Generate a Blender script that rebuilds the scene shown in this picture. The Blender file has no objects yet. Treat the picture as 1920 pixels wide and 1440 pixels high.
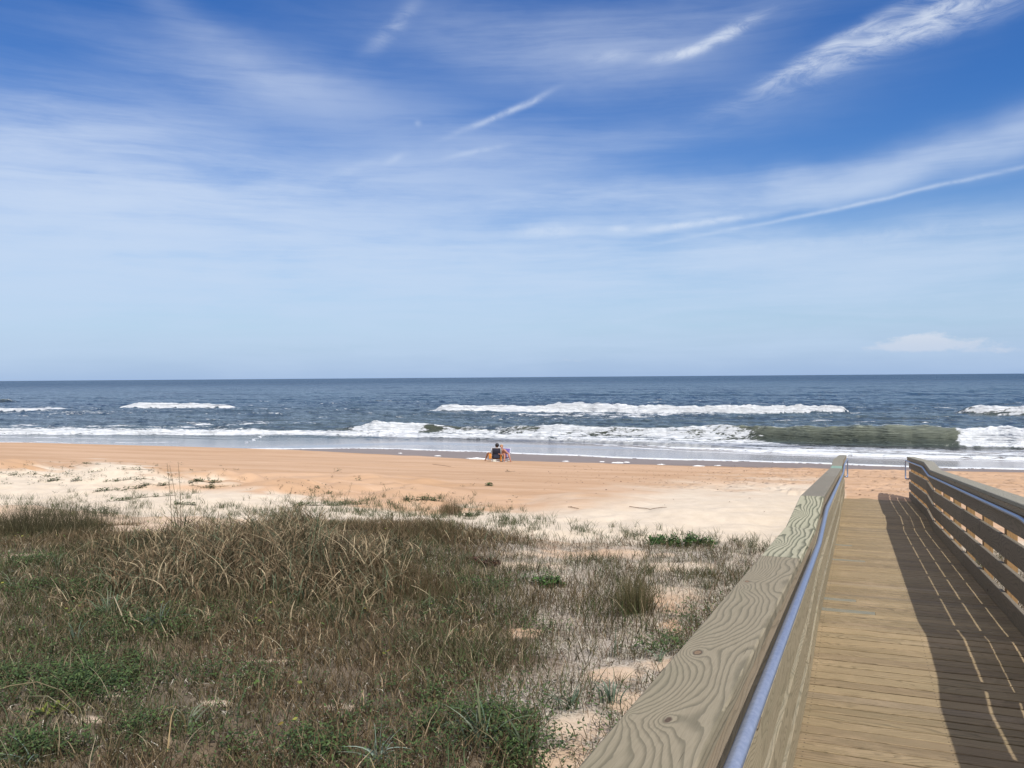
import bpy, math, random
import numpy as np
from mathutils import Vector, Matrix

# ------------------------------------------------------------------ basics
R = math.radians
rng = np.random.default_rng(11)
random.seed(5)
scene = bpy.context.scene
COL = scene.collection
CAMZ = 5.4
FPX = 1600.0                       # focal length in pixels of a 1920 px wide picture

cam = bpy.data.cameras.new('camera'); cam.sensor_width = 36; cam.lens = 36 * FPX / 1920
cam.clip_start = 0.05; cam.clip_end = 60000
camo = bpy.data.objects.new('camera', cam); COL.objects.link(camo)
M_CAM = Matrix.Translation((0, 0, CAMZ)) @ Matrix.Rotation(R(90 - 0.4655), 4, 'X') @ Matrix.Rotation(R(-0.42), 4, 'Z')
camo.matrix_world = M_CAM
scene.camera = camo
MR = np.array(M_CAM.to_3x3())

def ray(px, py):
    d = np.stack([(np.asarray(px, float) - 960) / FPX, (720 - np.asarray(py, float)) / FPX, -np.ones(np.shape(px))], -1)
    d = d @ MR.T
    return d / np.linalg.norm(d, axis=-1, keepdims=True)

def project(X, Y, Z):
    p = np.stack([X, Y, np.asarray(Z) - CAMZ], -1) @ MR
    w = np.maximum(-p[..., 2], 1e-3)
    px = 960 + FPX * p[..., 0] / w; py = 720 - FPX * p[..., 1] / w
    bad = p[..., 2] > -0.5
    return np.where(bad, -9999, px), np.where(bad, 9999, py)

# ------------------------------------------------------------------ value noise (numpy)
def _h(i, j, s):
    n = (i * 374761393 + j * 668265263 + s * 982451653) & 0xFFFFFFFF
    n = ((n ^ (n >> 13)) * 1274126177) & 0xFFFFFFFF
    return ((n ^ (n >> 16)) & 0xFFFF) / 65535.0
def vn(x, y, s=0):
    x = np.asarray(x, float); y = np.asarray(y, float)
    xi = np.floor(x).astype(np.int64); yi = np.floor(y).astype(np.int64)
    fx = x - xi; fy = y - yi
    fx = fx * fx * fx * (fx * (fx * 6 - 15) + 10); fy = fy * fy * fy * (fy * (fy * 6 - 15) + 10)
    a = _h(xi, yi, s); b = _h(xi + 1, yi, s); c = _h(xi, yi + 1, s); d = _h(xi + 1, yi + 1, s)
    return (a * (1 - fx) + b * fx) * (1 - fy) + (c * (1 - fx) + d * fx) * fy
def fbm(x, y, o=4, s=0):
    r = 0; a = .5; t = 0
    for k in range(o):
        r = r + a * vn(x, y, s + k * 17); t += a
        x = x * 2.03 + 5.1; y = y * 2.03 + 3.7; a *= .5
    return r / t
def sm(x, a, b):
    t = np.clip((np.asarray(x, float) - a) / (b - a), 0, 1)
    return t * t * (3 - 2 * t)

# ------------------------------------------------------------------ layout frames
AZ = R(22.0)                        # the walkway runs 22 degrees right of the view axis
SX, SY = math.sin(AZ), math.cos(AZ)
QX, QY = math.cos(AZ), -math.sin(AZ)
def sq2w(s, q): return (s * SX + q * QX, s * SY + q * QY)
def w2sq(X, Y): return X * SX + Y * SY, X * QX + Y * QY
SEA = R(20.0)                       # direction out to sea
def w2tu(X, Y): return X * math.cos(SEA) - Y * math.sin(SEA), X * math.sin(SEA) + Y * math.cos(SEA)
def tu2w(t, u): return t * math.cos(SEA) + u * math.sin(SEA), -t * math.sin(SEA) + u * math.cos(SEA)

S_END = 23.9
DK_S = [-4.0, 5.9, 7.45, 16.5, 18.0, S_END, 26]
DK_V = [1.617 - .304, 2.067, 2.067, 2.737, 2.737, 3.17, 3.17]
def deck_z(s): return CAMZ - np.interp(s, DK_S, DK_V)

# ------------------------------------------------------------------ terrain
US = [-60, -10, 0, 6, 12, 16, 20, 23, 30, 42, 48, 54, 60, 66, 75, 120, 3000]
VS = [1.2, 2.1, 2.3, 2.55, 2.72, 2.85, 3.0, 3.16, 3.6, 4.44, 4.78, 5.06, 5.34, 5.6, 6.2, 8.5, 9.0]
def H(X, Y):
    X = np.asarray(X, float); Y = np.asarray(Y, float)
    t, u = w2tu(X, Y)
    z = CAMZ - np.interp(u, US, VS)
    s, q = w2sq(X, Y)
    lf = sm(-X, 6, 24)
    z = z + lf * (.10 * np.exp(-((u - 46.5) / 4) ** 2) - .4 * sm(u, 48.5, 53))
    # low hummocks where the plants hold the sand
    veg = 1 - sm(u, 19, 25)
    away = sm(np.abs(q - .46), 1.0, 2.4)
    z = z + veg * away * ((fbm(X * .55, Y * .55, 3, 3) - .5) * .28 + (fbm(X * 2.2, Y * 2.2, 3, 9) - .5) * .07)
    ridge = sm(-X, 0, 4) * np.exp(-((u - 21.5) / 3.6) ** 2)
    z = z + ridge * ((fbm(X * .45 + 3, Y * .8, 3, 21) - .42) * .9)
    z = z + .22 * np.exp(-((X + 4) / 3.5) ** 2 - ((Y - 12.5) / 2.5) ** 2)
    z = z + sm(u, 24, 28) * (1 - sm(u, 44, 47)) * ((fbm(t * .06, u * .35, 3, 31) - .5) * .10)
    # footprints of the way down to the water
    fp = sm(u, 23, 26) * (1 - sm(u, 43, 47)) * sm(q, -7, -3.5)
    z = z + fp * (fbm(X * 2.6, Y * 2.6, 3, 41) - .5) * .13
    # corridor below the deck, sand blown on to its end
    inside = (np.abs(q - .46) < 1.15) & (s > -6) & (s < S_END + .2)
    dz = deck_z(s)
    low = np.minimum(z, dz - .20)
    k = sm(s, 21.6, 23.0)
    end = dz - .20 + k * (.185 + .05 * fbm(X * 2.5, Y * 5, 3, 5) * (.6 + .6 * sm(s, 22.6, 23.8)))
    z = np.where(inside, np.where(s > 21.6, end, low), z)
    aft = (np.abs(q - .46) < 2.2) & (s >= S_END + .2) & (s < 27)
    kk = 1 - sm(s, S_END + .2, 27)
    z = np.where(aft, np.maximum(z, z * (1 - kk) + (CAMZ - 3.15 + .02) * kk), z)
    return z

_D = np.concatenate([np.geomspace(2.5, 30, 240), np.geomspace(30.2, 140, 320)])
def on_ground(px, py):
    """points of the terrain that are seen at the given picture positions"""
    px = np.atleast_1d(np.asarray(px, float)); py = np.atleast_1d(np.asarray(py, float))
    d = ray(px, py); d = d / np.hypot(d[:, 0], d[:, 1])[:, None]
    out = np.zeros((len(px), 3))
    for a in range(0, len(px), 4000):
        dd = d[a:a + 4000]
        X = dd[:, 0:1] * _D; Y = dd[:, 1:2] * _D; Zr = CAMZ + dd[:, 2:3] * _D
        diff = Zr - H(X, Y)
        hit = diff <= 0
        i = np.where(hit.any(1), hit.argmax(1), len(_D) - 1); i = np.maximum(i, 1)
        r = np.arange(len(dd)); d0 = diff[r, i - 1]; d1 = diff[r, i]
        f = np.clip(d0 / np.where(np.abs(d0 - d1) < 1e-9, 1, d0 - d1), 0, 1)
        D = _D[i - 1] * (1 - f) + _D[i] * f
        x = dd[:, 0] * D; y = dd[:, 1] * D
        out[a:a + 4000] = np.stack([x, y, H(x, y)], -1)
    return out
def on_sea(px, py):
    d = ray(px, py); k = -CAMZ / d[..., 2]
    return d[..., 0] * k, d[..., 1] * k
def pt(px, py): return on_ground([px], [py])[0]

# ------------------------------------------------------------------ object helpers
def tag(o, label=None, cat=None, group=None, kind=None):
    if label: o['label'] = label
    if cat: o['category'] = cat
    if group: o['group'] = group
    if kind: o['kind'] = kind
    return o
def empty(name, loc=(0, 0, 0), rz=0):
    o = bpy.data.objects.new(name, None); COL.objects.link(o)
    o.location = loc; o.rotation_euler = (0, 0, rz); o.empty_display_size = .2
    return o
def np_mesh(name, V, Fq, mat, parent=None, attrs=None, smooth=False, tri=None):
    """V (n,3), Fq (m,4) quads, tri (k,3); attrs {name:(type, array)} on points"""
    me = bpy.data.meshes.new(name)
    V = np.ascontiguousarray(V, np.float32)
    Fq = np.zeros((0, 4), np.int32) if Fq is None else np.asarray(Fq, np.int32)
    tri = np.zeros((0, 3), np.int32) if tri is None else np.asarray(tri, np.int32)
    me.vertices.add(len(V)); me.vertices.foreach_set('co', V.ravel())
    loops = np.concatenate([Fq.ravel(), tri.ravel()]).astype(np.int32)
    me.loops.add(len(loops)); me.loops.foreach_set('vertex_index', loops)
    n = len(Fq) + len(tri)
    me.polygons.add(n)
    st = np.concatenate([np.arange(len(Fq)) * 4, len(Fq) * 4 + np.arange(len(tri)) * 3]).astype(np.int32)
    me.polygons.foreach_set('loop_start', st)
    me.update(calc_edges=True)
    me.polygons.foreach_set('use_smooth', np.full(n, smooth, bool))
    for k, (ty, arr) in (attrs or {}).items():
        a = me.attributes.new(k, ty, 'POINT')
        arr = np.ascontiguousarray(arr, np.float32)
        if ty == 'FLOAT': a.data.foreach_set('value', arr.ravel())
        elif ty == 'FLOAT_VECTOR': a.data.foreach_set('vector', arr.ravel())
        else:
            if arr.shape[1] == 3: arr = np.concatenate([arr, np.ones((len(arr), 1), np.float32)], 1)
            a.data.foreach_set('color', arr.ravel())
    me.validate()
    o = bpy.data.objects.new(name, me); COL.objects.link(o)
    if mat: me.materials.append(mat)
    if parent: o.parent = parent
    return o

class MB:
    """collects shapes into one mesh, with wood coordinates and a tint per vertex"""
    def __init__(s): s.v = []; s.f = []; s.w = []; s.c = []
    def add(s, V, Fs, W=None, C=(1, 1, 1, 1)):
        n = len(s.v)
        s.v += [tuple(p) for p in V]; s.f += [tuple(i + n for i in f) for f in Fs]
        s.w += [tuple(p) for p in (W if W is not None else V)]; s.c += [tuple(C)] * len(V)
    def beam(s, P0, P1, A, B, wa, wb, ch=.003, C=(1, 1, 1, 1), wob=0):
        P0 = np.array(P0, float); P1 = np.array(P1, float); A = np.array(A, float); B = np.array(B, float)
        a = wa / 2; b = wb / 2
        sec = [(-a + ch, -b), (a - ch, -b), (a, -b + ch), (a, b - ch), (a - ch, b), (-a + ch, b), (-a, b - ch), (-a, -b + ch)]
        off = np.array([random.uniform(0, 50), random.uniform(0, 9), random.uniform(0, 9)])
        L = np.linalg.norm(P1 - P0)
        V = []; W = []
        for P, l in ((P0, 0), (P1, L)):
            for x, y in sec:
                V.append(P + A * x + B * y); W.append(off + (l, x, y))
        Fs = [(i, (i + 1) % 8, 8 + (i + 1) % 8, 8 + i) for i in range(8)] + [tuple(range(7, -1, -1)), tuple(range(8, 16))]
        s.add(V, Fs, W, C)
    def tube(s, pts, r, n=10, C=(1, 1, 1, 1), cap=True):
        pts = [Vector(p) for p in pts]
        rs = r if hasattr(r, '__len__') else [r] * len(pts)
        V = []; Fs = []
        ref = Vector((0, 0, 1))
        d0 = (pts[1] - pts[0]).normalized()
        if abs(d0.z) > .9: ref = Vector((1, 0, 0))
        x = d0.cross(ref).normalized()
        for i, p in enumerate(pts):
            d = (pts[min(i + 1, len(pts) - 1)] - pts[max(i - 1, 0)]).normalized()
            x = (x - d * x.dot(d)).normalized(); y = d.cross(x)
            for k in range(n):
                a = 2 * math.pi * k / n
                V.append(p + (x * math.cos(a) + y * math.sin(a)) * rs[i])
        for i in range(len(pts) - 1):
            for k in range(n):
                k2 = (k + 1) % n
                Fs.append((i * n + k, i * n + k2, (i + 1) * n + k2, (i + 1) * n + k))
        if cap: Fs += [tuple(range(n - 1, -1, -1)), tuple(range((len(pts) - 1) * n, len(pts) * n))]
        s.add(V, Fs, None, C)
    def box(s, c, d, M=None, C=(1, 1, 1, 1)):
        V = [Vector((x * d[0] / 2, y * d[1] / 2, z * d[2] / 2)) for x in (-1, 1) for y in (-1, 1) for z in (-1, 1)]
        if M is not None: V = [M @ p for p in V]
        V = [p + Vector(c) for p in V]
        s.add(V, [(0, 1, 3, 2), (4, 6, 7, 5), (0, 4, 5, 1), (2, 3, 7, 6), (0, 2, 6, 4), (1, 5, 7, 3)], None, C)
    def build(s, name, mat, parent=None, smooth=False):
        me = bpy.data.meshes.new(name); me.from_pydata(s.v, [], s.f)
        a = me.attributes.new('wc', 'FLOAT_VECTOR', 'POINT'); a.data.foreach_set('vector', np.array(s.w, np.float32).ravel())
        a = me.attributes.new('tint', 'FLOAT_COLOR', 'POINT'); a.data.foreach_set('color', np.array(s.c, np.float32).ravel())
        if smooth: me.polygons.foreach_set('use_smooth', np.ones(len(me.polygons), bool))
        me.materials.append(mat); me.update()
        o = bpy.data.objects.new(name, me); COL.objects.link(o)
        if parent: o.parent = parent
        return o

# ------------------------------------------------------------------ node helpers
class NT:
    def __init__(s, tree): s.t = tree; s.n = tree.nodes; s.l = tree.links
    def new(s, ty, **kw):
        n = s.n.new(ty)
        for k, v in kw.items(): setattr(n, k, v)
        return n
    def put(s, sock, v):
        if v is None: return
        if hasattr(v, 'is_output') or isinstance(v, bpy.types.NodeSocket): s.l.new(v, sock)
        else:
            try: sock.default_value = v
            except Exception:
                sock.default_value = tuple(v) + (1,)
    def m(s, op, a, b=None, c=None, clamp=False):
        n = s.new('ShaderNodeMath', operation=op, use_clamp=clamp)
        s.put(n.inputs[0], a); s.put(n.inputs[1], b); s.put(n.inputs[2], c)
        return n.outputs[0]
    def vm(s, op, a, b=None, scale=None):
        n = s.new('ShaderNodeVectorMath', operation=op)
        s.put(n.inputs[0], a); s.put(n.inputs[1], b)
        if scale is not None: s.put(n.inputs['Scale'], scale)
        return n.outputs['Value'] if op in ('DOT_PRODUCT', 'LENGTH', 'DISTANCE') else n.outputs[0]
    def sep(s, v):
        n = s.new('ShaderNodeSeparateXYZ'); s.put(n.inputs[0], v); return n.outputs[0], n.outputs[1], n.outputs[2]
    def comb(s, x, y, z=0.0):
        n = s.new('ShaderNodeCombineXYZ'); s.put(n.inputs[0], x); s.put(n.inputs[1], y); s.put(n.inputs[2], z); return n.outputs[0]
    def mapping(s, v, loc=(0, 0, 0), rot=(0, 0, 0), scale=(1, 1, 1), ty='POINT'):
        n = s.new('ShaderNodeMapping', vector_type=ty); s.put(n.inputs[0], v)
        n.inputs[1].default_value = loc; n.inputs[2].default_value = rot; n.inputs[3].default_value = scale
        return n.outputs[0]
    def noise(s, v, scale=1, detail=3, rough=.55, dist=0, col=False):
        n = s.new('ShaderNodeTexNoise'); s.put(n.inputs['Vector'], v)
        n.inputs['Scale'].default_value = scale; n.inputs['Detail'].default_value = detail
        n.inputs['Roughness'].default_value = rough; n.inputs['Distortion'].default_value = dist
        return n.outputs['Color'] if col else n.outputs[0]
    def voro(s, v, scale=1, feature='F1', rnd=1, out='Distance'):
        n = s.new('ShaderNodeTexVoronoi', feature=feature); s.put(n.inputs['Vector'], v)
        n.inputs['Scale'].default_value = scale; n.inputs['Randomness'].default_value = rnd
        return n.outputs[out]
    def ss(s, v, a, b, lo=0.0, hi=1.0, ty='SMOOTHSTEP'):
        n = s.new('ShaderNodeMapRange', interpolation_type=ty); s.put(n.inputs[0], v)
        n.inputs[1].default_value = a; n.inputs[2].default_value = b
        s.put(n.inputs[3], lo); s.put(n.inputs[4], hi)
        return n.outputs[0]
    def mix(s, f, a, b, bt='MIX'):
        n = s.new('ShaderNodeMix', data_type='RGBA', blend_type=bt)
        s.put(n.inputs[0], f); s.put(n.inputs[6], a); s.put(n.inputs[7], b)
        return n.outputs[2]
    def attr(s, name, out='Fac'):
        n = s.new('ShaderNodeAttribute'); n.attribute_name = name; return n.outputs[out]
    def bump(s, h, strength=.3, dist=.01, normal=None):
        n = s.new('ShaderNodeBump'); s.put(n.inputs['Height'], h)
        s.put(n.inputs['Strength'], strength); n.inputs['Distance'].default_value = dist
        if normal is not None: s.l.new(normal, n.inputs['Normal'])
        return n.outputs[0]
def material(name):
    m = bpy.data.materials.new(name); m.use_nodes = True
    t = m.node_tree; t.nodes.clear(); g = NT(t)
    out = g.new('ShaderNodeOutputMaterial'); b = g.new('ShaderNodeBsdfPrincipled')
    t.links.new(b.outputs[0], out.inputs[0])
    return m, g, b, out
def c4(*c): return (c[0], c[1], c[2], 1)
def simple(name, col, rough=.8, metal=0.0, nscale=20, var=.25, bump=.0):
    m, g, b, o = material(name)
    tc = g.new('ShaderNodeTexCoord').outputs['Object']
    n = g.noise(tc, nscale, 3)
    g.put(b.inputs['Base Color'], g.mix(g.ss(n, .3, .7), c4(*[x * (1 - var) for x in col]), c4(*[min(1, x * (1 + var)) for x in col])))
    b.inputs['Roughness'].default_value = rough; b.inputs['Metallic'].default_value = metal
    if bump: g.put(b.inputs['Normal'], g.bump(n, bump, .01))
    return m
# ------------------------------------------------------------------ light and sky
SUN_AZ, SUN_EL = R(151.4), R(50.6)            # clockwise from +Y
SKY_S = 0.09
to_sun = Vector((math.sin(SUN_AZ) * math.cos(SUN_EL), math.cos(SUN_AZ) * math.cos(SUN_EL), math.sin(SUN_EL)))
sd = bpy.data.lights.new('sun', 'SUN'); sd.energy = 4.3; sd.angle = R(.53); sd.color = (1, .955, .88)
so = bpy.data.objects.new('sun', sd); COL.objects.link(so)
so.rotation_euler = (-to_sun).to_track_quat('-Z', 'Y').to_euler(); so.location = (0, 0, 60)

world = bpy.data.worlds.new('World'); scene.world = world; world.use_nodes = True
wt = world.node_tree; wt.nodes.clear(); g = NT(wt)
wo = g.new('ShaderNodeOutputWorld'); bg = g.new('ShaderNodeBackground'); bg.inputs[1].default_value = SKY_S
wt.links.new(bg.outputs[0], wo.inputs[0])
sky = g.new('ShaderNodeTexSky'); sky.sky_type = 'NISHITA'; sky.sun_disc = False
sky.sun_elevation = SUN_EL; sky.sun_rotation = SUN_AZ; sky.altitude = 0; sky.air_density = 1.0; sky.dust_density = .3; sky.ozone_density = 2.5
dirv = g.vm('NORMALIZE', g.new('ShaderNodeTexCoord').outputs['Generated'])
dx, dy, dz = g.sep(dirv)
az = g.m('ARCTAN2', dx, dy); el = g.m('ARCSINE', dz)
AE = g.comb(az, el)
def ae(px, py):
    d = ray(px, py); return math.atan2(d[0], d[1]), math.asin(d[2])
wn = g.noise(g.mapping(AE, scale=(5, 9, 1)), 1, 4, .55, 0, True)
AEW = g.vm('ADD', AE, g.vm('MULTIPLY', g.vm('SUBTRACT', wn, (.5, .5, .5)), (.10, .055, 0)))
AEw = g.vm('ADD', AE, g.vm('MULTIPLY', g.vm('SUBTRACT', wn, (.5, .5, .5)), (.03, .012, 0)))
def blob(px, py, la, lb, ang, v=None):
    a0, e0 = ae(px, py)
    p = g.mapping(v if v is not None else AEW, (a0, e0, 0), (0, 0, R(ang)), (la / FPX, lb / FPX, 1), 'TEXTURE')
    p = g.vm('MULTIPLY', p, (1, 1, 0))
    return g.m('EXPONENT', g.m('MULTIPLY', g.vm('DOT_PRODUCT', p, p), -1.0))
def total(lst, v=None):
    r = None
    for (px, py, la, lb, ang, k) in lst:
        b_ = g.m('MULTIPLY', blob(px, py, la, lb, ang, v), k)
        r = b_ if r is None else g.m('ADD', r, b_)
    return r
# wide veils
veil = total([
    (960, 545, 1500, 110, 0, .88), (1500, 485, 700, 62, -1, .30), (250, 470, 620, 110, 4, .55),
    (60, 320, 420, 120, 6, .62), (-60, 230, 260, 60, 8, .35), (1600, 335, 560, 34, 8, .62), (1150, 365, 330, 26, 3, .40),
    (620, 350, 560, 60, 8, .34), (520, 140, 300, 50, -8, .28), (950, 75, 330, 60, -6, .26), (700, 230, 500, 60, -10, .10),
    (380, 40, 190, 30, -28, .16), (1250, 100, 260, 60, 10, .16), (1000, 660, 1600, 35, 0, .34), (1290, 30, 420, 50, 8, .12), (1300, 230, 400, 50, 12, .12)])
st1 = g.noise(g.mapping(AEw, rot=(0, 0, R(-7)), scale=(3.2, 26, 1)), 1, 6, .6, .6)
st2 = g.noise(g.mapping(AEw, rot=(0, 0, R(-24)), scale=(7, 30, 1), loc=(3, 1, 0)), 1, 7, .62, .9)
st3 = g.noise(g.mapping(AEw, scale=(3.5, 5, 1), loc=(9, 2, 0)), 1, 5, .55, .3)
st = g.m('ADD', g.m('MULTIPLY', st1, .5), g.m('ADD', g.m('MULTIPLY', st2, .2), g.m('MULTIPLY', st3, .3)))
st4 = g.noise(g.mapping(AEw, rot=(0, 0, R(-4)), scale=(6, 95, 1), loc=(1, 5, 0)), 1, 5, .65, .4)
st = g.m('ADD', g.m('MULTIPLY', st, .8), g.m('MULTIPLY', st4, .2))
veil = g.m('MULTIPLY', veil, g.ss(st, .34, .62, .45, 1.22))
# gap of clear blue between the two long bands on the right
gap = total([(1500, 402, 330, 15, 4, .6), (1780, 384, 260, 22, 7, .5), (1550, 601, 200, 6, 0, .35)])
veil = g.m('MAXIMUM', g.m('MULTIPLY', veil, g.m('SUBTRACT', 1.0, gap, clamp=True)), 0.0)
# wisps of cirrus
wisp = total([(1690, 55, 200, 22, 17, .90), (1560, 88, 130, 11, 24, .6), (1830, 22, 110, 20, 12, .5), (1365, 62, 62, 10, 20, .75), (1275, 100, 46, 8, 8, .8),
              (1140, 105, 50, 9, 0, .25), (735, 50, 60, 14, 40, .3)], AEw)
wn2 = g.noise(g.mapping(AEw, rot=(0, 0, R(-22)), scale=(16, 60, 1), loc=(4, 4, 0)), 1, 9, .7, 1.2)
wisp = g.m('MULTIPLY', wisp, g.ss(wn2, .30, .70, .20, 1.0))
# contrails and the rim of the long band
trail = total([(940, 215, 73, 5.5, 22.6, .50), (1000, 190, 37, 5, 24, .2), (640, 322, 55, 8, 16, .12), (737, 300, 18, 6, 25, .16), (890, 287, 58, 4.5, 11, .20), (785, 232, 6, 5, 0, .2),
               (1640, 376, 300, 3.6, 8.0, .42), (1330, 416, 95, 6, 5.5, .55), (1160, 427, 16, 6, 0, .5), (1250, 426, 50, 6, 2, .35), (1030, 432, 62, 12, 2, .40), (1700, 437, 320, 11, 2.5, .22)], AEw)
tn = g.noise(g.mapping(AEw, scale=(40, 60, 1)), 1, 5, .6, .5)
trail = g.m('MULTIPLY', trail, g.ss(tn, .3, .6, .55, 1.15))
# small low cumulus
cum = total([(1760, 640, 95, 16, 0, 1.0), (1690, 652, 60, 9, 0, .7), (1890, 654, 60, 8, 0, .6), (1730, 634, 30, 12, 0, .5), (1045, 676, 60, 8, 0, .35), (1130, 678, 80, 6, 0, .3)], AEw)
cn = g.noise(g.mapping(AE, scale=(45, 120, 1)), 1, 7, .68, .3)
cum = g.ss(g.m('ADD', cum, g.m('MULTIPLY', g.m('SUBTRACT', cn, .5), 1.7)), .40, 1.05)
dens = g.m('ADD', g.m('ADD', veil, wisp), trail)
# unseen sky behind and above the view: bright cloud added to lift the shadows
away = g.m('MAXIMUM', g.ss(g.m('ABSOLUTE', az), R(42), R(70)), g.ss(el, R(32), R(50)))
over = g.noise(g.mapping(g.vm('DIVIDE', dirv, g.comb(g.m('ADD', g.m('ABSOLUTE', dz), .15), g.m('ADD', g.m('ABSOLUTE', dz), .15), 1.0)), scale=(1.2, 2.2, 0)), 1, 6, .6, .6)
dens = g.m('ADD', dens, g.m('MULTIPLY', away, g.ss(over, .38, .60, .50, 1.0)))
dens = g.m('MULTIPLY', g.m('DIVIDE', dens, g.m('POWER', g.m('ADD', g.m('POWER', g.m('MAXIMUM', dens, 0.0), 3.0), 1.0), .3333)), .96)
skyc = g.new('ShaderNodeHueSaturation'); skyc.inputs['Saturation'].default_value = 1.42; skyc.inputs['Value'].default_value = 1.30
skyc.inputs['Hue'].default_value = .516
wt.links.new(sky.outputs[0], skyc.inputs['Color'])
hz = g.ss(el, -.01, .16, 1.0, 0.0)
K = 1 / SKY_S
base = g.mix(g.m('MULTIPLY', hz, .90), skyc.outputs[0], c4(.30 * K, .46 * K, .76 * K))
ccol = g.mix(g.ss(el, .0, .35), c4(.53 * K, .67 * K, .87 * K), c4(.68 * K, .77 * K, .93 * K))
ccol = g.mix(away, ccol, c4(.92 * K, .92 * K, .95 * K))  # added unseen cloud is whitened for a stronger, more neutral fill
ccol = g.mix(g.m('MINIMUM', g.m('ADD', wisp, g.m('MULTIPLY', trail, .5)), 1.0), ccol, c4(.80 * K, .86 * K, .95 * K))
col = g.mix(dens, base, ccol)
ccb = g.mix(g.ss(el, .02, .06), c4(.58 * K, .66 * K, .80 * K), c4(.80 * K, .82 * K, .88 * K))
col = g.mix(g.m('MULTIPLY', cum, .75), col, ccb)
col = g.mix(g.ss(el, -.03, -.005, 1.0, 0.0), col, c4(.1 * K, .15 * K, .22 * K))
wt.links.new(col, bg.inputs[0])
world.cycles.sampling_method = 'MANUAL'; world.cycles.sample_map_resolution = 512

scene.view_settings.view_transform = 'Standard'; scene.view_settings.look = 'None'
scene.view_settings.gamma = 1; scene.view_settings.exposure = 0
scene.cycles.max_bounces = 5; scene.cycles.diffuse_bounces = 3; scene.cycles.glossy_bounces = 2
scene.cycles.transmission_bounces = 2; scene.cycles.transparent_max_bounces = 4

# ------------------------------------------------------------------ curves read off the shore
EDGE = [(-400, 822), (0, 824), (440, 832), (625, 840), (800, 845), (950, 850), (1200, 860), (1400, 865), (1600, 873), (1920, 882), (2400, 894)]
WET = [(-400, 834), (0, 834), (300, 833), (450, 835), (600, 843), (750, 853), (900, 862), (1100, 868), (1300, 874), (1600, 880), (1920, 886), (2400, 898)]
def curve_tu(c, sea=True):
    c = np.array(c, float)
    xs = np.linspace(c[0, 0], c[-1, 0], 160); ys = np.interp(xs, c[:, 0], c[:, 1])
    if sea: X, Y = on_sea(xs, ys)
    else: P = on_ground(xs, ys); X, Y = P[:, 0], P[:, 1]
    t, u = w2tu(X, Y); o = np.argsort(t)
    return t[o], u[o]
def px_interp(c, x): c = np.array(c, float); return np.interp(x, c[:, 0], c[:, 1])
def shore(c, x0, ul):
    xs = np.linspace(x0, 2400, 120); P_ = on_ground(xs, px_interp(c, xs)); t, u = w2tu(P_[:, 0], P_[:, 1]); o = np.argsort(t)
    t, u = t[o], u[o]; k = np.ones(9) / 9; u = np.convolve(np.pad(u, 4, 'edge'), k, 'valid')
    return np.concatenate([[-400, t[0] - 16], t, [t[-1] + 300]]), np.concatenate([[ul, ul], u, [u[-1]]])
ue_t, ue_u = shore(EDGE, 640, 53.5)
uw_t, uw_u = shore(WET, 760, 50.5)
print('edge', list(zip(ue_t[::12].round(1), ue_u[::12].round(1)))); print('wet', list(zip(uw_t[::12].round(1), uw_u[::12].round(1))))
def u_edge(t): return np.interp(t, ue_t, ue_u) + (vn(t * .35, 0 * t, 71) - .5) * .9 + (vn(t * 1.6, 0 * t, 72) - .5) * .25

# ------------------------------------------------------------------ ground sheet
def polar_angles(dense, step, out):
    a = np.arange(-dense, dense + 1e-6, step)
    b = np.linspace(dense, 180, out + 1)[1:]
    return np.concatenate([-b[::-1], a, b])
def polar_grid(angs, rad):
    A, Rr = np.meshgrid(np.radians(angs), rad)
    X = Rr * np.sin(A); Y = Rr * np.cos(A)
    n, m = A.shape
    i = np.arange(n - 1)[:, None] * m + np.arange(m - 1)[None]
    Fq = np.stack([i, i + 1, i + m + 1, i + m], -1).reshape(-1, 4)[:, ::-1]
    return X.ravel(), Y.ravel(), Fq
angs = polar_angles(42, .14, 110)
rad = np.concatenate([[.02, .3, .6], np.geomspace(1, 4.5, 60), np.geomspace(4.55, 34, 330), np.geomspace(34.3, 75, 150), [80, 90, 105, 130, 180, 300, 600, 1500, 5000, 16000]])
GX, GY, GF = polar_grid(angs, rad)
GZ = H(GX, GY)
gpx, gpy = project(GX, GY, GZ)
gt, gu = w2tu(GX, GY); gs, gq = w2sq(GX, GY)
YU = [(-300, 900), (0, 884), (100, 878), (180, 869), (260, 880), (400, 897), (480, 920), (560, 934), (700, 952), (850, 957), (950, 956), (1050, 946), (1120, 936), (1200, 924), (1300, 912), (1500, 906), (1580, 910), (1600, 1010), (2600, 1020)]
YB = [(-300, 990), (0, 985), (150, 985), (300, 1000), (450, 1000), (600, 985), (700, 985), (850, 992), (1000, 1010), (1150, 1018), (1330, 1026), (1400, 1034), (1640, 1040), (2600, 1040)]
jit = (fbm(GX * .9, GY * .9, 4, 51) - .5)
soft = np.interp(gpx, [0, 900, 1100, 1500], [9, 10, 34, 22])
white = sm(gpy - px_interp(YU, gpx) + jit * 40, -soft, soft)
isl = np.exp(-((gpx - 380) / 130) ** 2 - ((gpy - 914) / 7) ** 2)
white = np.clip(white - 1.0 * isl, 0, 1)
front = (gpy > -500) & (gpy < 9000)
white = np.where(gu < 14, .5, white)
inveg = sm(gpy - px_interp(YB, gpx) + jit * 40, -8, 14)
inveg = np.where(gpy > 1500, 1, inveg) * (1 - sm(gu, 21, 23)); inveg = np.where(gu < 5, 1, inveg)
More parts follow.
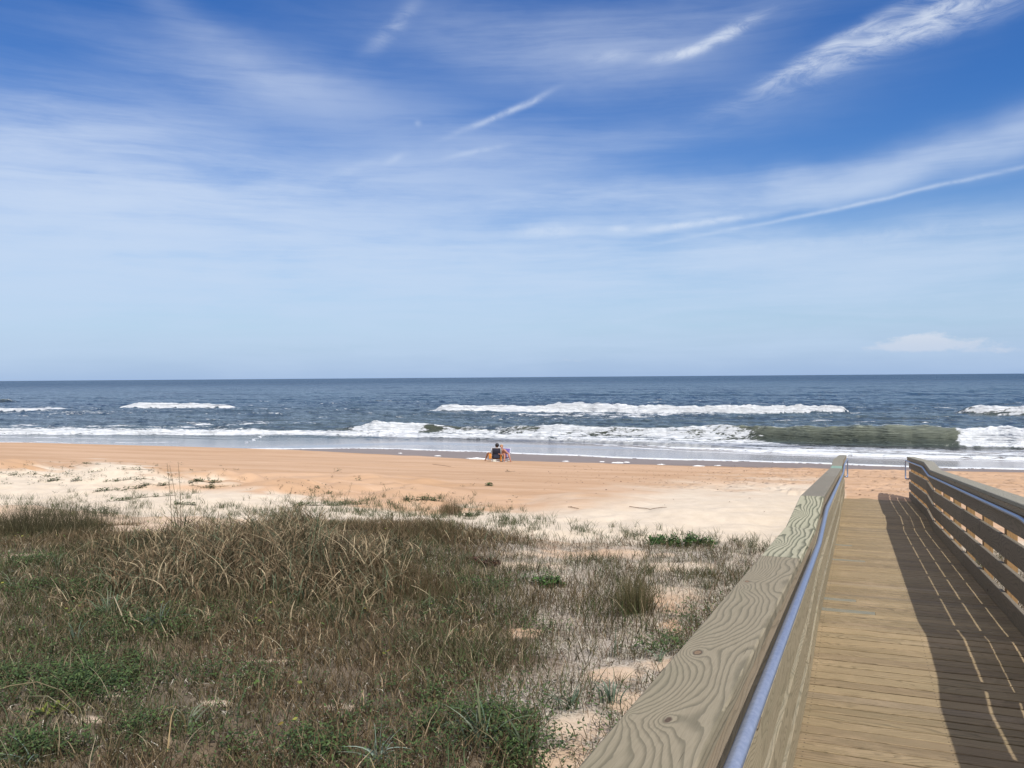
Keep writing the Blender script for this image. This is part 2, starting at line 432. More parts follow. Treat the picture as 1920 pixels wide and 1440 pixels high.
BARE = [(880, 1190, 60, 16), (985, 1186, 60, 12), (1100, 1040, 190, 12), (1000, 1062, 90, 10), (1260, 1064, 130, 12), (1255, 1125, 75, 30), (1260, 1175, 40, 18), (1085, 1365, 70, 36), (1060, 1425, 100, 40),
        (630, 1326, 40, 7), (410, 1318, 40, 6), (500, 1240, 60, 4), (165, 1352, 40, 10), (205, 1305, 30, 5), (1170, 1268, 80, 18), (1250, 1250, 60, 16), (40, 1012, 90, 5), (60, 1046, 80, 9), (1180, 1320, 60, 30)]
def bare_noise(X, Y): return np.clip(.05 + 1.9 * (.5 * fbm(X * 7, Y * 7, 3, 57) + .5 * fbm(X * 2.2, Y * 3, 2, 58)), 0, 2)
def bare(px, py):
    r = 0
    for (x, y, a, b) in BARE: r = np.maximum(r, np.exp(-(((px - x) / a) ** 2 + ((py - y) / b) ** 2)))
    return r
brn = bare(gpx, gpy) * bare_noise(GX, GY) 
litter = inveg * (1 - .9 * sm(brn, .38, .75))
thatch = sm(gpx + jit * 300, 860, 1060)
white = np.where(inveg > .5, np.clip(.52 + jit * 1.6 - .12 * sm(gpx, 1000, 1100) * sm(brn, .3, .5), 0, 1), white)
ut_ = u_edge(gt)
wet = sm(gu - np.minimum(np.interp(gt, uw_t, uw_u), ut_ - .4) + jit * .8, -.25, .35)
foot = sm(gu, 23, 26) * (1 - sm(gu, 42.5, 45)) * sm(gq, -8.5, -3)

m_sand, g, b, o = material('sand')
P = g.new('ShaderNodeTexCoord').outputs['Object']
Pt = g.mapping(P, rot=(0, 0, SEA))           # x runs along the shore
n1 = g.noise(g.mapping(Pt, scale=(.10, .55, .1)), 1, 5, .6, .5)
n2 = g.noise(P, 3.0, 5, .6); n3 = g.noise(P, 60, 3, .7); n4 = g.noise(g.mapping(Pt, scale=(.35, 2.4, 1)), 1, 4, .6, .8)
aw = g.attr('white'); al = g.attr('litter'); awt = g.attr('wet'); af = g.attr('foot')
orc = g.mix(g.ss(n1, .35, .65), c4(.46, .290, .172), c4(.55, .365, .235))
orc = g.mix(g.m('MULTIPLY', g.ss(n4, .55, .7), .45), orc, c4(.63, .45, .32))
whc = g.mix(g.ss(n2, .3, .7), c4(.60, .51, .40), c4(.67, .575, .46))
sc = g.mix(aw, orc, whc)
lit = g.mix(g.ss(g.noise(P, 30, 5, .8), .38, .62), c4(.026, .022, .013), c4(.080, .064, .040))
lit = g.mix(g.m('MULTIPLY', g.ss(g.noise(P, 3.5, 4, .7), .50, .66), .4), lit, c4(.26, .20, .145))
litp = g.mix(g.ss(g.noise(P, 40, 5, .8), .35, .62), c4(.16, .13, .10), c4(.56, .51, .44))
litp = g.mix(g.m('MULTIPLY', g.ss(g.noise(P, 11, 6, .8), .52, .60), .7), litp, c4(.07, .055, .04))
lit = g.mix(g.attr('thatch'), lit, litp)
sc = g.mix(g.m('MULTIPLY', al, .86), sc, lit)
# shell grit and tiny scraps
sp = g.voro(P, 9, out='Distance'); spk = g.ss(sp, .05, .09, 1.0, 0.0)
sc = g.mix(g.m('MULTIPLY', g.m('MULTIPLY', spk, g.ss(g.noise(P, .8, 2), .5, .6)), g.m('MULTIPLY', af, .8)), sc, c4(.16, .09, .05))
sc = g.mix(g.m('MULTIPLY', g.ss(n3, .3, .7), .22), sc, g.mix(1, sc, c4(.6, .55, .5), 'MULTIPLY'))
wetc = g.mix(g.ss(n4, .3, .7), c4(.20, .135, .09), c4(.25, .18, .125))
sc = g.mix(awt, sc, wetc)
g.put(b.inputs['Base Color'], sc)
g.put(b.inputs['Roughness'], g.ss(awt, 0, 1, .95, .38)); b.inputs['Specular IOR Level'].default_value = .3
hgt = g.m('ADD', g.m('MULTIPLY', n3, .15), g.m('ADD', g.m('MULTIPLY', n2, .5), g.m('MULTIPLY', n4, .6)))
fv = g.ss(g.voro(g.vm('ADD', P, g.vm('MULTIPLY', g.noise(P, 3, 2, .5, 0, True), (.25, .25, 0))), 2.6), .12, .42)
hgt = g.m('ADD', hgt, g.m('MULTIPLY', g.m('MULTIPLY', fv, af), 2.6))
hgt = g.m('MULTIPLY', hgt, g.ss(awt, 0, 1, 1.0, .12))
g.put(b.inputs['Normal'], g.bump(hgt, .55, .06))
ground = np_mesh('beach_ground', np.stack([GX, GY, GZ], -1), GF, m_sand, None,
                 {'white': ('FLOAT', white), 'litter': ('FLOAT', litter), 'wet': ('FLOAT', wet), 'foot': ('FLOAT', foot), 'thatch': ('FLOAT', thatch)}, True)
tag(ground, 'sloping beach of orange and white sand running from the dune down to the surf', None, None, 'structure')

# ------------------------------------------------------------------ the sea
angs2 = polar_angles(42, .11, 60)
dyp = np.concatenate([np.arange(190, 60, -.42), np.arange(60, 10, -.26), np.arange(10, .3, -.2)])
rad2 = CAMZ * FPX / dyp
rad2 = np.concatenate([rad2, [26000]])
WX, WY, WF = polar_grid(angs2, rad2)
wt_, wu = w2tu(WX, WY)
wr = np.hypot(WX, WY)
wpx, wpy = project(WX, WY, 0 * WX)
far = 1 - sm(wr, 150, 900)
# swell and chop
tw = wt_ + 6 * (fbm(wt_ * .02, wu * .02, 2, 81) - .5) ; uw = wu + 9 * (fbm(wt_ * .012, wu * .03, 3, 82) - .5)
z = .10 * np.sin(uw / 2.6 + 1) * (vn(wt_ * .03, wu * .05, 83)) + .16 * np.sin(uw / 4.3) * vn(wt_ * .02, wu * .03, 84)
z += .62 * (fbm(wt_ * .13, wu * .40, 4, 85) - .5) + .30 * (fbm(wt_ * .7, wu * 1.6, 3, 86) - .5)
z += .5 * (vn(wt_ * .035, wu * .12, 87) - .5) * sm(wu, 85, 120)
z *= sm(wu, 62, 82) * (.25 + .75 * far)
foam = np.zeros_like(z); green = np.zeros_like(z)
def smooth_t(t, seed, f=.5): return fbm(t * f, 0 * t + seed, 3, seed)
def breaker(base, tops, foams, wbk=3.2, face=0, seed=1, front=1.0, tail=4.0):
    global z, foam, green
    c = np.array(base, float); xs = np.linspace(c[0, 0], c[-1, 0], 200); ys = np.interp(xs, c[:, 0], c[:, 1])
    X, Y = on_sea(xs, ys); t, u = w2tu(X, Y)
    A = np.maximum(ys - px_interp(tops, xs), 0) * np.hypot(X, Y) / FPX
    fo = px_interp(foams, xs)
    k = np.argsort(t); t, u, A, fo = t[k], u[k], A[k], fo[k]
    uc = np.interp(wt_, t, u); Av = np.interp(wt_, t, A) * sm(wt_, t[0] - 1.0, t[0] + 1.5) * (1 - sm(wt_, t[-1] - 1.5, t[-1] + 1.0)); fv = np.interp(wt_, t, fo)
    Av = np.where((wt_ < t[0] - 1) | (wt_ > t[-1] + 1), 0, Av)
    uc = uc + (smooth_t(wt_, seed, .25) - .5) * 1.2 + (smooth_t(wt_, seed + 5, 1.2) - .5) * .5 * fv
    Av = Av * (.76 + .34 * smooth_t(wt_, seed + 9, .6))
    x = wu - uc - front * .9
    wf = front * np.maximum(Av, .3) * .8 + .12; wb = wbk * np.maximum(Av, .4)
    h = np.where(x < 0, np.exp(-(x / wf) ** 2), np.exp(-(x / wb) ** 2))
    on = sm(Av, .02, .2)
    fm = on * np.where(x < 0, 1 - sm(-x, wf * 1.6, wf * 2.2), 1 - sm(x, .5 + Av * .8, 1.6 + Av * 1.8))
    lump = fbm(wt_ * 1.6, wu * 1.6, 3, seed + 30) - .4
    z = z * (1 - .7 * on * h) + Av * h + fm * fv * lump * .38 * np.minimum(Av, 1)
    fb = fv * fm
    tr = on * fv * np.where(x > 0, np.exp(-x / tail), 0) * .5
    foam = np.maximum(foam, np.maximum(fb, tr))
    crest = on * np.exp(-((x - .1) / .30) ** 2) * (.40 + .35 * vn(wt_ * .25, 0 * wt_, 77))
    foam = np.maximum(foam, np.where(face > 0, crest, 0))
    foam = np.where((face > 0) & (x < -.15) & (x > -wf * 2) & (fv < .5), foam * (.25 + 1.2 * fv), foam)
    green = np.maximum(green, face * on * np.exp(-((x + .2) / (wf * 2.4)) ** 2))
# outer break
breaker([(800, 774), (900, 774), (1100, 773), (1300, 775), (1450, 774), (1595, 770)], [(800, 770), (830, 759), (1000, 761), (1060, 753), (1110, 754), (1200, 759), (1450, 760), (1580, 760), (1595, 768)], [(800, 1), (1600, 1)], seed=101, tail=7)
breaker([(1790, 774), (1920, 777), (2200, 784)], [(1790, 772), (1830, 762), (1920, 762), (2200, 768)], [(1790, .55), (1820, .6), (2200, .8)], face=.8, seed=131)
breaker([(210, 768), (330, 767), (440, 766)], [(210, 766), (250, 756), (400, 758), (440, 765)], [(210, 1), (420, 1), (440, .6)], seed=151, tail=3)
breaker([(-300, 771), (-60, 772), (125, 771)], [(-300, 764), (0, 767), (100, 767), (125, 770)], [(-300, .9), (125, .9)], seed=161, tail=3)
breaker([(-300, 756), (22, 755)], [(-300, 746), (15, 749), (22, 755)], [(-300, .2), (22, 0)], face=.7, seed=171)
breaker([(640, 754), (770, 754)], [(640, 753), (700, 750), (770, 753)], [(640, 0), (770, 0)], face=.6, seed=181)
# second line: the green breaker at the right, half broken towards the left
breaker([(600, 806), (700, 808), (800, 808), (920, 810), (960, 812), (1100, 814), (1250, 816), (1350, 819), (1500, 826), (1650, 832), (1815, 837), (1920, 839), (2300, 850)],
        [(600, 806), (650, 800), (690, 791), (780, 794), (850, 800), (920, 804), (960, 799), (1040, 796), (1120, 801), (1250, 802), (1340, 795), (1450, 799), (1600, 800), (1700, 799), (1800, 802), (1815, 805), (1920, 807), (2300, 815)],
        [(600, 0), (650, .1), (660, 1), (775, 1), (800, .45), (860, .45), (920, .55), (1050, .55), (1150, .5), (1250, .5), (1340, .5), (1420, .45), (1480, .2), (1520, .06), (1735, .05), (1790, .40), (1822, 1), (2300, 1)], face=1.0, seed=201, front=1.15)
# inner bore
breaker([(-400, 812), (0, 813), (300, 815), (600, 815), (780, 820), (935, 824), (1100, 830), (1300, 840), (1450, 850), (1600, 857), (1750, 862), (1920, 867), (2300, 878)],
        [(-400, 804), (0, 806), (300, 808), (600, 809), (780, 813), (935, 815), (1100, 822), (1300, 833), (1450, 845), (1600, 850), (1750, 854), (1920, 857), (2300, 868)],
        [(-400, .80), (600, .84), (1000, .78), (2300, .78)], seed=231, tail=7)
# torn crests and small whitecaps further out
wc1 = fbm(wt_ * .09, wu * .42, 4, 95); wc2 = fbm(wt_ * .5, wu * 1.5, 3, 96)
foam = np.maximum(foam, .52 * sm(wc1, .62, .74) * sm(wc2, .42, .62) * sm(wu, 84, 92) * (1 - sm(wu, 170, 260)))
# loose foam drifting between the lines
L1 = px_interp([(-400, 813), (0, 815), (600, 817), (780, 821), (935, 826), (1100, 832), (1300, 842), (1450, 851), (1600, 858), (1920, 868), (2300, 880)], wpx)
U1 = px_interp([(-400, 799), (0, 800), (400, 800), (640, 804), (800, 806), (1000, 800), (1250, 805), (1400, 818), (1500, 832), (1700, 840), (1920, 842), (2300, 850)], wpx)
zone = sm(wpy, U1 - 3, U1 + 4) * (1 - sm(wpy, L1 - 1, L1 + 1.5))
foam = np.maximum(foam, zone * np.interp(wpx, [0, 500, 800, 1000, 1500, 1920], [.64, .58, .54, .64, .60, .62]))
z2 = np.exp(-((wpx - 480) / 170) ** 2 - ((wpy - 793) / 5) ** 2) * .4 + np.exp(-((wpx - 1120) / 260) ** 2 - ((wpy - 785) / 6) ** 2) * .38 + np.exp(-((wpx - 650) / 200) ** 2 - ((wpy - 772) / 5) ** 2) * .32 \
    + np.exp(-((wpx - 150) / 200) ** 2 - ((wpy - 774) / 4) ** 2) * .42 + np.exp(-((wpx - 1250) / 380) ** 2 - ((wpy - 779) / 3) ** 2) * .42
foam = np.maximum(foam, z2)
# thin broken lines of foam left by earlier waves
def soft_line(c, w, k, wob=4.0):
    y = px_interp(c, wpx); x0, x1 = c[0][0], c[-1][0]; on = sm(wpx, x0, x0 + 60) * (1 - sm(wpx, x1 - 60, x1))
    tt = (fbm(wt_ * .12, wt_ * 0 + x0, 3, 9) - .5) * wob
    return k * on * (.55 + .9 * (fbm(wt_ * .10, wu * .3, 3, int(abs(x0)) + 11) - .2)) * np.exp(-((wpy - y + tt) / w) ** 2)
for c_, w_, k_ in [([(-200, 763), (240, 765)], 1.3, .55), ([(-200, 776), (500, 773)], 1.3, .42), ([(420, 766), (700, 764)], 1.2, .4), ([(640, 776), (1000, 779)], 1.4, .45), ([(300, 792), (640, 797)], 2.0, .6),
                   ([(-200, 797), (420, 800)], 2.0, .62), ([(820, 800), (1000, 803)], 1.5, .6), ([(1100, 786), (1290, 784)], 1.2, .55), ([(1500, 812), (1800, 818)], 1.2, .25), ([(1000, 820), (1300, 826), (1560, 843)], 2.0, .72),
                   ([(1180, 832), (1500, 852), (1900, 862)], 1.6, .75), ([(1600, 848), (1960, 851)], 2.2, .66), ([(1620, 776), (1800, 778)], 1.1, .35), ([(560, 742), (760, 743)], .9, .25), ([(1250, 742), (1500, 741)], .9, .25)]:
    foam = np.maximum(foam, soft_line(c_, w_, k_))
# the swash: a thin sheet of water sliding up the sand
gz = H(WX, WY)
ue = u_edge(wt_)
sw = wu - ue
lead = np.exp(-((sw - .45) / .50) ** 2) * (.95 + .5 * (smooth_t(wt_, 301, .3) - .3)) + .55 * np.exp(-((sw - .9) / .8) ** 2) * smooth_t(wt_, 303, .6)
def line_px(c, w, k):
    y = px_interp(c, wpx); on = sm(wpx, c[0][0], c[0][0] + 20) * (1 - sm(wpx, c[-1][0] - 20, c[-1][0]))
    return k * on * np.exp(-((wpy - y + (vn(wpx * .04, wpx * 0, 8) - .5) * 3) / w) ** 2)
foam = np.maximum(foam, lead)
foam = np.maximum(foam, line_px([(1120, 834), (1200, 839), (1320, 848), (1450, 855), (1600, 864), (1750, 869), (1920, 873), (2100, 876)], 1.1, .8))
foam = np.maximum(foam, line_px([(-300, 820), (0, 819), (160, 822), (300, 825)], 1.2, .7))
foam = np.maximum(foam, line_px([(-300, 827), (0, 829), (200, 829), (350, 830)], 1.3, .6))
dg = np.exp(-((wpx - (455 + (832 - wpy) * 2.6) + 4 * np.sin(wpy * 1.3)) / 3.5) ** 2) * sm(wpy, 814, 818) * (1 - sm(wpy, 830, 833))
foam = np.maximum(foam, dg * .85)
film = gz + .015 + .02 * np.clip(lead, 0, 1)
z = np.maximum(z - .02, film)
z = np.where(sw < 0, gz - .08 - .05 * np.clip(-sw, 0, 20), z)
# keep the inland part of the sheet buried
z = np.where(wu < 44, gz - 1.2, z)
film_m = 1 - sm(z - gz, .10, .55)
keep = np.ones(len(z), bool)
kf = keep[WF].all(1) & (wu[WF].max(1) > 44)
WFk = WF[kf]
m_sea, g, b, o = material('sea_water')
P = g.new('ShaderNodeTexCoord').outputs['Object']; Pt = g.mapping(P, rot=(0, 0, SEA))
fo = g.attr('foam'); gr = g.attr('green'); fl = g.attr('film'); dst = g.attr('dist')
fn1 = g.noise(g.mapping(Pt, scale=(.25, .85, 1)), 1, 7, .68, .8); fn2 = g.noise(g.mapping(Pt, scale=(1.5, 3.5, 2)), 1, 5, .7, .5)
fn = g.m('ADD', g.m('MULTIPLY', fn1, .6), g.m('MULTIPLY', fn2, .4))
fnn = g.ss(fn, .30, .70, ty='LINEAR')
mask = g.ss(g.m('SUBTRACT', fo, g.m('SUBTRACT', 1.0, fnn)), -.03, .09)
mask = g.m('MULTIPLY', mask, g.ss(fo, .03, .2))
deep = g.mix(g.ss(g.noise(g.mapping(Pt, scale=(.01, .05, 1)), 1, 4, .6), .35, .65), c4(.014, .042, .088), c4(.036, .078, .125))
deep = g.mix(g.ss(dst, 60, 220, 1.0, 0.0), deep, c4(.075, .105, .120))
wc = g.mix(gr, deep, g.mix(g.ss(g.sep(P)[2], .25, 1.15), c4(.080, .092, .066), c4(.20, .22, .165)))  # wave face lighter towards the crest: light through thin water, put into the colour
filmc = c4(.30, .26, .25)
wc = g.mix(g.m('MULTIPLY', fl, .9), wc, filmc)
fcol = g.mix(g.ss(fn2, .3, .7), c4(.66, .70, .74), c4(.86, .88, .90))
g.put(b.inputs['Base Color'], g.mix(mask, wc, fcol))
g.put(b.inputs['Roughness'], g.m('ADD', g.ss(dst, 60, 1200, .14, .32), g.m('MULTIPLY', mask, .6), clamp=True))
b.inputs['IOR'].default_value = 1.333
g.put(b.inputs['Specular IOR Level'], g.ss(mask, 0, 1, .5, .1))
r1 = g.noise(g.mapping(Pt, scale=(.5, 1.6, 1)), 1, 6, .62, .3); r2 = g.noise(g.mapping(Pt, scale=(.10, .45, 1)), 1, 5, .6, .3); r3 = g.noise(g.mapping(Pt, scale=(.02, .10, 1)), 1, 5, .65)
near = g.m('ADD', g.m('MULTIPLY', r1, .55), g.m('MULTIPLY', r2, 1.6))
hh = g.m('ADD', near, g.m('MULTIPLY', r3, 9.0))
hh = g.m('ADD', g.m('MULTIPLY', hh, g.ss(fl, 0, 1, 1.0, .012)), g.m('MULTIPLY', g.m('MULTIPLY', fn2, mask), .35))
g.put(b.inputs['Normal'], g.bump(hh, .8, .9))
sea = np_mesh('sea_water', np.stack([WX, WY, z], -1), WFk, m_sea, None,
              {'foam': ('FLOAT', foam), 'green': ('FLOAT', green), 'film': ('FLOAT', film_m), 'dist': ('FLOAT', wr)}, True)
tag(sea, 'blue sea with breaking waves and sheets of white foam', None, None, 'structure')
# ------------------------------------------------------------------ wood
def wood_mat(name, ring=34.0, dark=.45, rough=.75, bumpk=.25, knots=(), planks=False):
    m, g, b, o = material(name)
    w0 = g.attr('wc', 'Vector')
    w = g.vm('ADD', w0, g.vm('MULTIPLY', g.vm('SUBTRACT', g.noise(g.vm('MULTIPLY', w0, (2.5, 9, 9)), 1, 3, .6, 0, True), (.5, .5, .5)), (.0, .014, .014))); tn = g.new('ShaderNodeAttribute'); tn.attribute_name = 'tint'
    tint = tn.outputs['Color']; con = tn.outputs['Alpha']
    # slow wander of the grain, knots as sources of rings
    wv = g.vm('MULTIPLY', w, (1.1, 5.0, 5.0))
    big = g.noise(wv, 1, 2, .45)
    kd = g.voro(g.vm('MULTIPLY', w, (1.25, 5.2, 5.2)), 1, 'F1', .95)
    kn = g.m('EXPONENT', g.m('MULTIPLY', g.m('POWER', g.m('DIVIDE', kd, .34), 2.0), -1.0))
    hearts = None; rims = None; defl = None
    if knots:
        kn = g.m('MULTIPLY', kn, .25)
        for (kl, kx, kr_, amp) in knots:
            d_ = g.vm('LENGTH', g.vm('MULTIPLY', g.vm('SUBTRACT', w, (kl, kx, 20)), (.45, 1.0, .4)))
            d_ = g.m('ADD', d_, g.m('MULTIPLY', g.m('SUBTRACT', g.noise(g.vm('MULTIPLY', w, (14, 30, 30)), 1, 2, .5), .5), .012))
            kn = g.m('ADD', kn, g.m('MULTIPLY', g.m('EXPONENT', g.m('MULTIPLY', d_, -1 / (kr_ * 1.6))), amp * .30))
            x9, y9, z9 = g.sep(w); dd_ = g.m('DIVIDE', d_, kr_ * 1.15)
            df = g.m('MULTIPLY', g.m('SUBTRACT', kx, y9), g.m('EXPONENT', g.m('MULTIPLY', g.m('MULTIPLY', dd_, dd_), -1.0)))
            defl = df if defl is None else g.m('ADD', defl, df)
            if amp > 0:
                h1 = g.ss(d_, kr_ * .34, kr_ * .42, 1.0, 0.0); r1_ = g.m('MULTIPLY', g.ss(d_, kr_ * .33, kr_ * .4), g.ss(d_, kr_ * .41, kr_ * .50, 1.0, 0.0))
                hearts = h1 if hearts is None else g.m('MAXIMUM', hearts, h1); rims = r1_ if rims is None else g.m('MAXIMUM', rims, r1_)
    x, y, zc = g.sep(w)
    phi = g.m('ADD', g.m('MULTIPLY', big, ring * (.25 if knots else .36)), g.m('MULTIPLY', y, ring * 1.3))
    if knots: phi = g.m('ADD', phi, g.m('MULTIPLY', defl, ring * 1.3))
    phi = g.m('ADD', phi, g.m('MULTIPLY', zc, ring * .8))
    phi = g.m('ADD', phi, g.m('MULTIPLY', kn, 5.0))
    phi = g.m('ADD', phi, g.m('MULTIPLY', g.noise(g.vm('MULTIPLY', w, (5, 22, 22)), 1, 3, .6), .7 if knots else 1.1))
    fr = g.m('FRACT', phi)
    line = g.m('MULTIPLY', g.ss(fr, .40, .90), g.ss(fr, .92, 1.0, 1.0, 0.0))
    fib = g.noise(g.vm('MULTIPLY', w, (9, 260, 260)), 1, 4, .65)
    blot = g.noise(g.vm('MULTIPLY', w, (1.5, 7, 7)), 1, 4, .6)
    c = g.mix(g.m('MULTIPLY', g.m('MULTIPLY', line, con), dark), tint, g.mix(1, tint, c4(.34, .36, .33), 'MULTIPLY'))
    c = g.mix(g.m('MULTIPLY', g.ss(fib, .35, .7), .30), c, g.mix(1, c, c4(.55, .52, .48), 'MULTIPLY'))
    c = g.mix(g.m('MULTIPLY', g.ss(blot, .45, .7), .35), c, g.mix(1, c, c4(.80, .86, .82), 'MULTIPLY'))
    # knot hearts and tiny cracks
    pick = g.ss(g.voro(g.vm('MULTIPLY', w, (1.25, 5.2, 5.2)), 1, 'F1', .95, 'Color'), .45, .5)
    kk = g.m('MULTIPLY', g.ss(kd, .055, .085, 1.0, 0.0), pick); kr = g.m('MULTIPLY', g.m('MULTIPLY', g.ss(kd, .07, .09), g.ss(kd, .09, .115, 1.0, 0.0)), pick)
    c = g.mix(g.m('MULTIPLY', kk, .6), c, c4(.16, .085, .045)); c = g.mix(g.m('MULTIPLY', kr, .8), c, c4(.05, .03, .02))
    if hearts is not None:
        c = g.mix(g.m('MULTIPLY', hearts, .65), c, c4(.20, .115, .06)); c = g.mix(g.m('MULTIPLY', rims, .85), c, c4(.055, .03, .02))
    ck = g.noise(g.vm('MULTIPLY', w, (3.2, 120, 120)), 1, 2, .5)
    crack = g.ss(ck, .735, .76)
    c = g.mix(g.m('MULTIPLY', crack, .75), c, c4(.04, .03, .02))
    if planks:      # tracked sand and dark weather streaks
        Pw = g.new('ShaderNodeTexCoord').outputs['Object']
        c = g.mix(g.m('MULTIPLY', g.ss(g.noise(Pw, 2.2, 6, .75), .50, .72), .35), c, c4(.50, .37, .24))
        sx0 = g.vm('DOT_PRODUCT', Pw, (SX, SY, 0)); qx0 = g.vm('DOT_PRODUCT', Pw, (QX, QY, 0))
        fs = g.m('SUBTRACT', g.m('ABSOLUTE', g.m('SUBTRACT', g.m('FLOORED_MODULO', g.m('ADD', sx0, 2.5), .142), .070)), .036)
        dots = None
        for q0 in (-.27, .46, 1.19):
            d0 = g.vm('LENGTH', g.comb(fs, g.m('SUBTRACT', qx0, q0)))
            d1 = g.ss(d0, .0035, .006, 1.0, 0.0); dots = d1 if dots is None else g.m('MAXIMUM', dots, d1)
        c = g.mix(g.m('MULTIPLY', dots, .85), c, c4(.03, .025, .02))
        streak = g.noise(g.vm('MULTIPLY', w, (3.0, 70, 20)), 1, 4, .7)
        c = g.mix(g.m('MULTIPLY', g.ss(streak, .54, .68), .55), c, g.mix(1, c, c4(.48, .44, .40), 'MULTIPLY'))
    g.put(b.inputs['Base Color'], c); b.inputs['Roughness'].default_value = rough; b.inputs['Specular IOR Level'].default_value = .25
    h = g.m('SUBTRACT', g.m('ADD', g.m('MULTIPLY', fib, .5), g.m('MULTIPLY', line, .5)), g.m('MULTIPLY', crack, 1.2))
    g.put(b.inputs['Normal'], g.bump(h, bumpk, .004))
    return m
m_wood = wood_mat('weathered_timber')
m_deck = wood_mat('deck_timber', ring=30, dark=.55, bumpk=.6, planks=True)
def cap_sq(px, py):
    d = ray(px, py)
    for s in np.linspace(.5, 9, 3400):
        k = (CAMZ - (float(deck_z(s)) + 1.067)) / -d[2]
        s2, q2 = w2sq(d[0] * k, d[1] * k)
        if s2 <= s: return s, q2
    return s, q2
CAPQ = -.30 - (-.046 + .092)
def knots_for(lst, s0):
    r = []
    for px, py, kr_, amp in lst:
        s, q = cap_sq(px, py); r.append((100 + (s - s0), 20 + (q - CAPQ), kr_, amp))
    return r
m_capA = wood_mat('cap_timber_near', ring=46, dark=.42, bumpk=.3, knots=knots_for([(1308, 1223, .032, 6.0), (1252, 1351, .026, 5.0), (1402, 1090, .026, 4.5), (1398, 1108, .010, 1.5), (1183, 1342, .014, 3.0), (1330, 1080, .02, 2.0)], -2.5))
m_capB = wood_mat('cap_timber_fresh', ring=24, dark=.62, bumpk=.3, knots=knots_for([(1446, 1016, .045, -4.0)], 4.3))
m_capC = wood_mat('cap_timber_fresh_second', ring=24, dark=.62, bumpk=.3, knots=knots_for([(1491, 962, .045, -4.0)], 5.9))
m_metal, g, b, o = material('galvanised_pipe')
P = g.new('ShaderNodeTexCoord').outputs['Object']
n = g.noise(P, 60, 4, .6)
g.put(b.inputs['Base Color'], g.mix(g.ss(n, .35, .7), c4(.25, .30, .42), c4(.31, .36, .48))); b.inputs['Metallic'].default_value = .55
g.put(b.inputs['Roughness'], g.ss(n, .3, .7, .34, .42)); g.put(b.inputs['Normal'], g.bump(g.noise(P, 300, 2), .05, .0008))
m_bolt = simple('bolt_steel', (.35, .34, .33), .5, .8)

UP = np.array([0, 0, 1.0]); QV = np.array([QX, QY, 0]); SV = np.array([SX, SY, 0])
def dp(s, q, h): x, y = sq2w(s, q); return np.array([x, y, float(deck_z(s)) + h])
QL, QR = -.30, 1.222                     # inner faces of the rail boards
# ---- deck
bw = empty('boardwalk_deck', tuple(dp(0, .46, 0)))
def kid(o, root):
    o.parent = root; o.matrix_parent_inverse = Matrix.Translation(root.location).inverted(); return o
tag(bw, 'plank deck of the wooden beach ramp, running between the two railings down to the sand', 'boardwalk')
mb = MB(); s = -2.5; i = 0
while s < S_END:
    w = .140
    r = random.random()
    base = np.array([.365, .277, .165])
    if r < .14: base = np.array([.34, .255, .155])
    elif r < .22: base = np.array([.31, .24, .155])
    elif r < .34: base = np.array([.40, .30, .175])
    elif r < .40: base = np.array([.37, .285, .185])
    base = base * random.uniform(.80, .99)
    p = dp(s + w / 2, 0, 0); d = dp(s + w, 0, 0) - dp(s, 0, 0); d /= np.linalg.norm(d)
    nrm = np.cross(QV, d); nrm /= np.linalg.norm(nrm)
    skew = random.uniform(-.002, .002)
    a = dp(s + w / 2 - skew, QL - .045, -.019 + random.uniform(-.0015, .0015)); c_ = dp(s + w / 2 + skew, QR + .045, -.019 + random.uniform(-.0015, .0015))
    C = tuple(base) + (random.uniform(.5, 1),)
    if r > .955:                     # a grey-green end grain stain at the left end
        mid = dp(s + w / 2, QL + random.uniform(.2, .5), -.019)
        mb.beam(a, mid, d, nrm, w - random.uniform(.010, .016), .038, .003, (.26, .25, .20, .6))
        mb.beam(mid + QV * .003, c_, d, nrm, w - .006, .038, .003, C)
    else:
        mb.beam(a, c_, d, nrm, w - (random.uniform(.009, .017) if random.random() < .86 else random.uniform(.020, .028)), .038, .003, C)
    s += w + .002; i += 1
kid(mb.build('plank_deck', m_deck), bw)
for q in (QL - .02, .46, QR + .02):
    mb = MB()
    for s0, s1 in zip(DK_S[:-2], DK_S[1:-1]):
        mb.beam(dp(max(s0, -2.5), q, -.175), dp(s1, q, -.175), QV, UP, .038, .235, .002, (.27, .22, .14, .6))
    kid(mb.build('deck_beam', m_wood), bw)
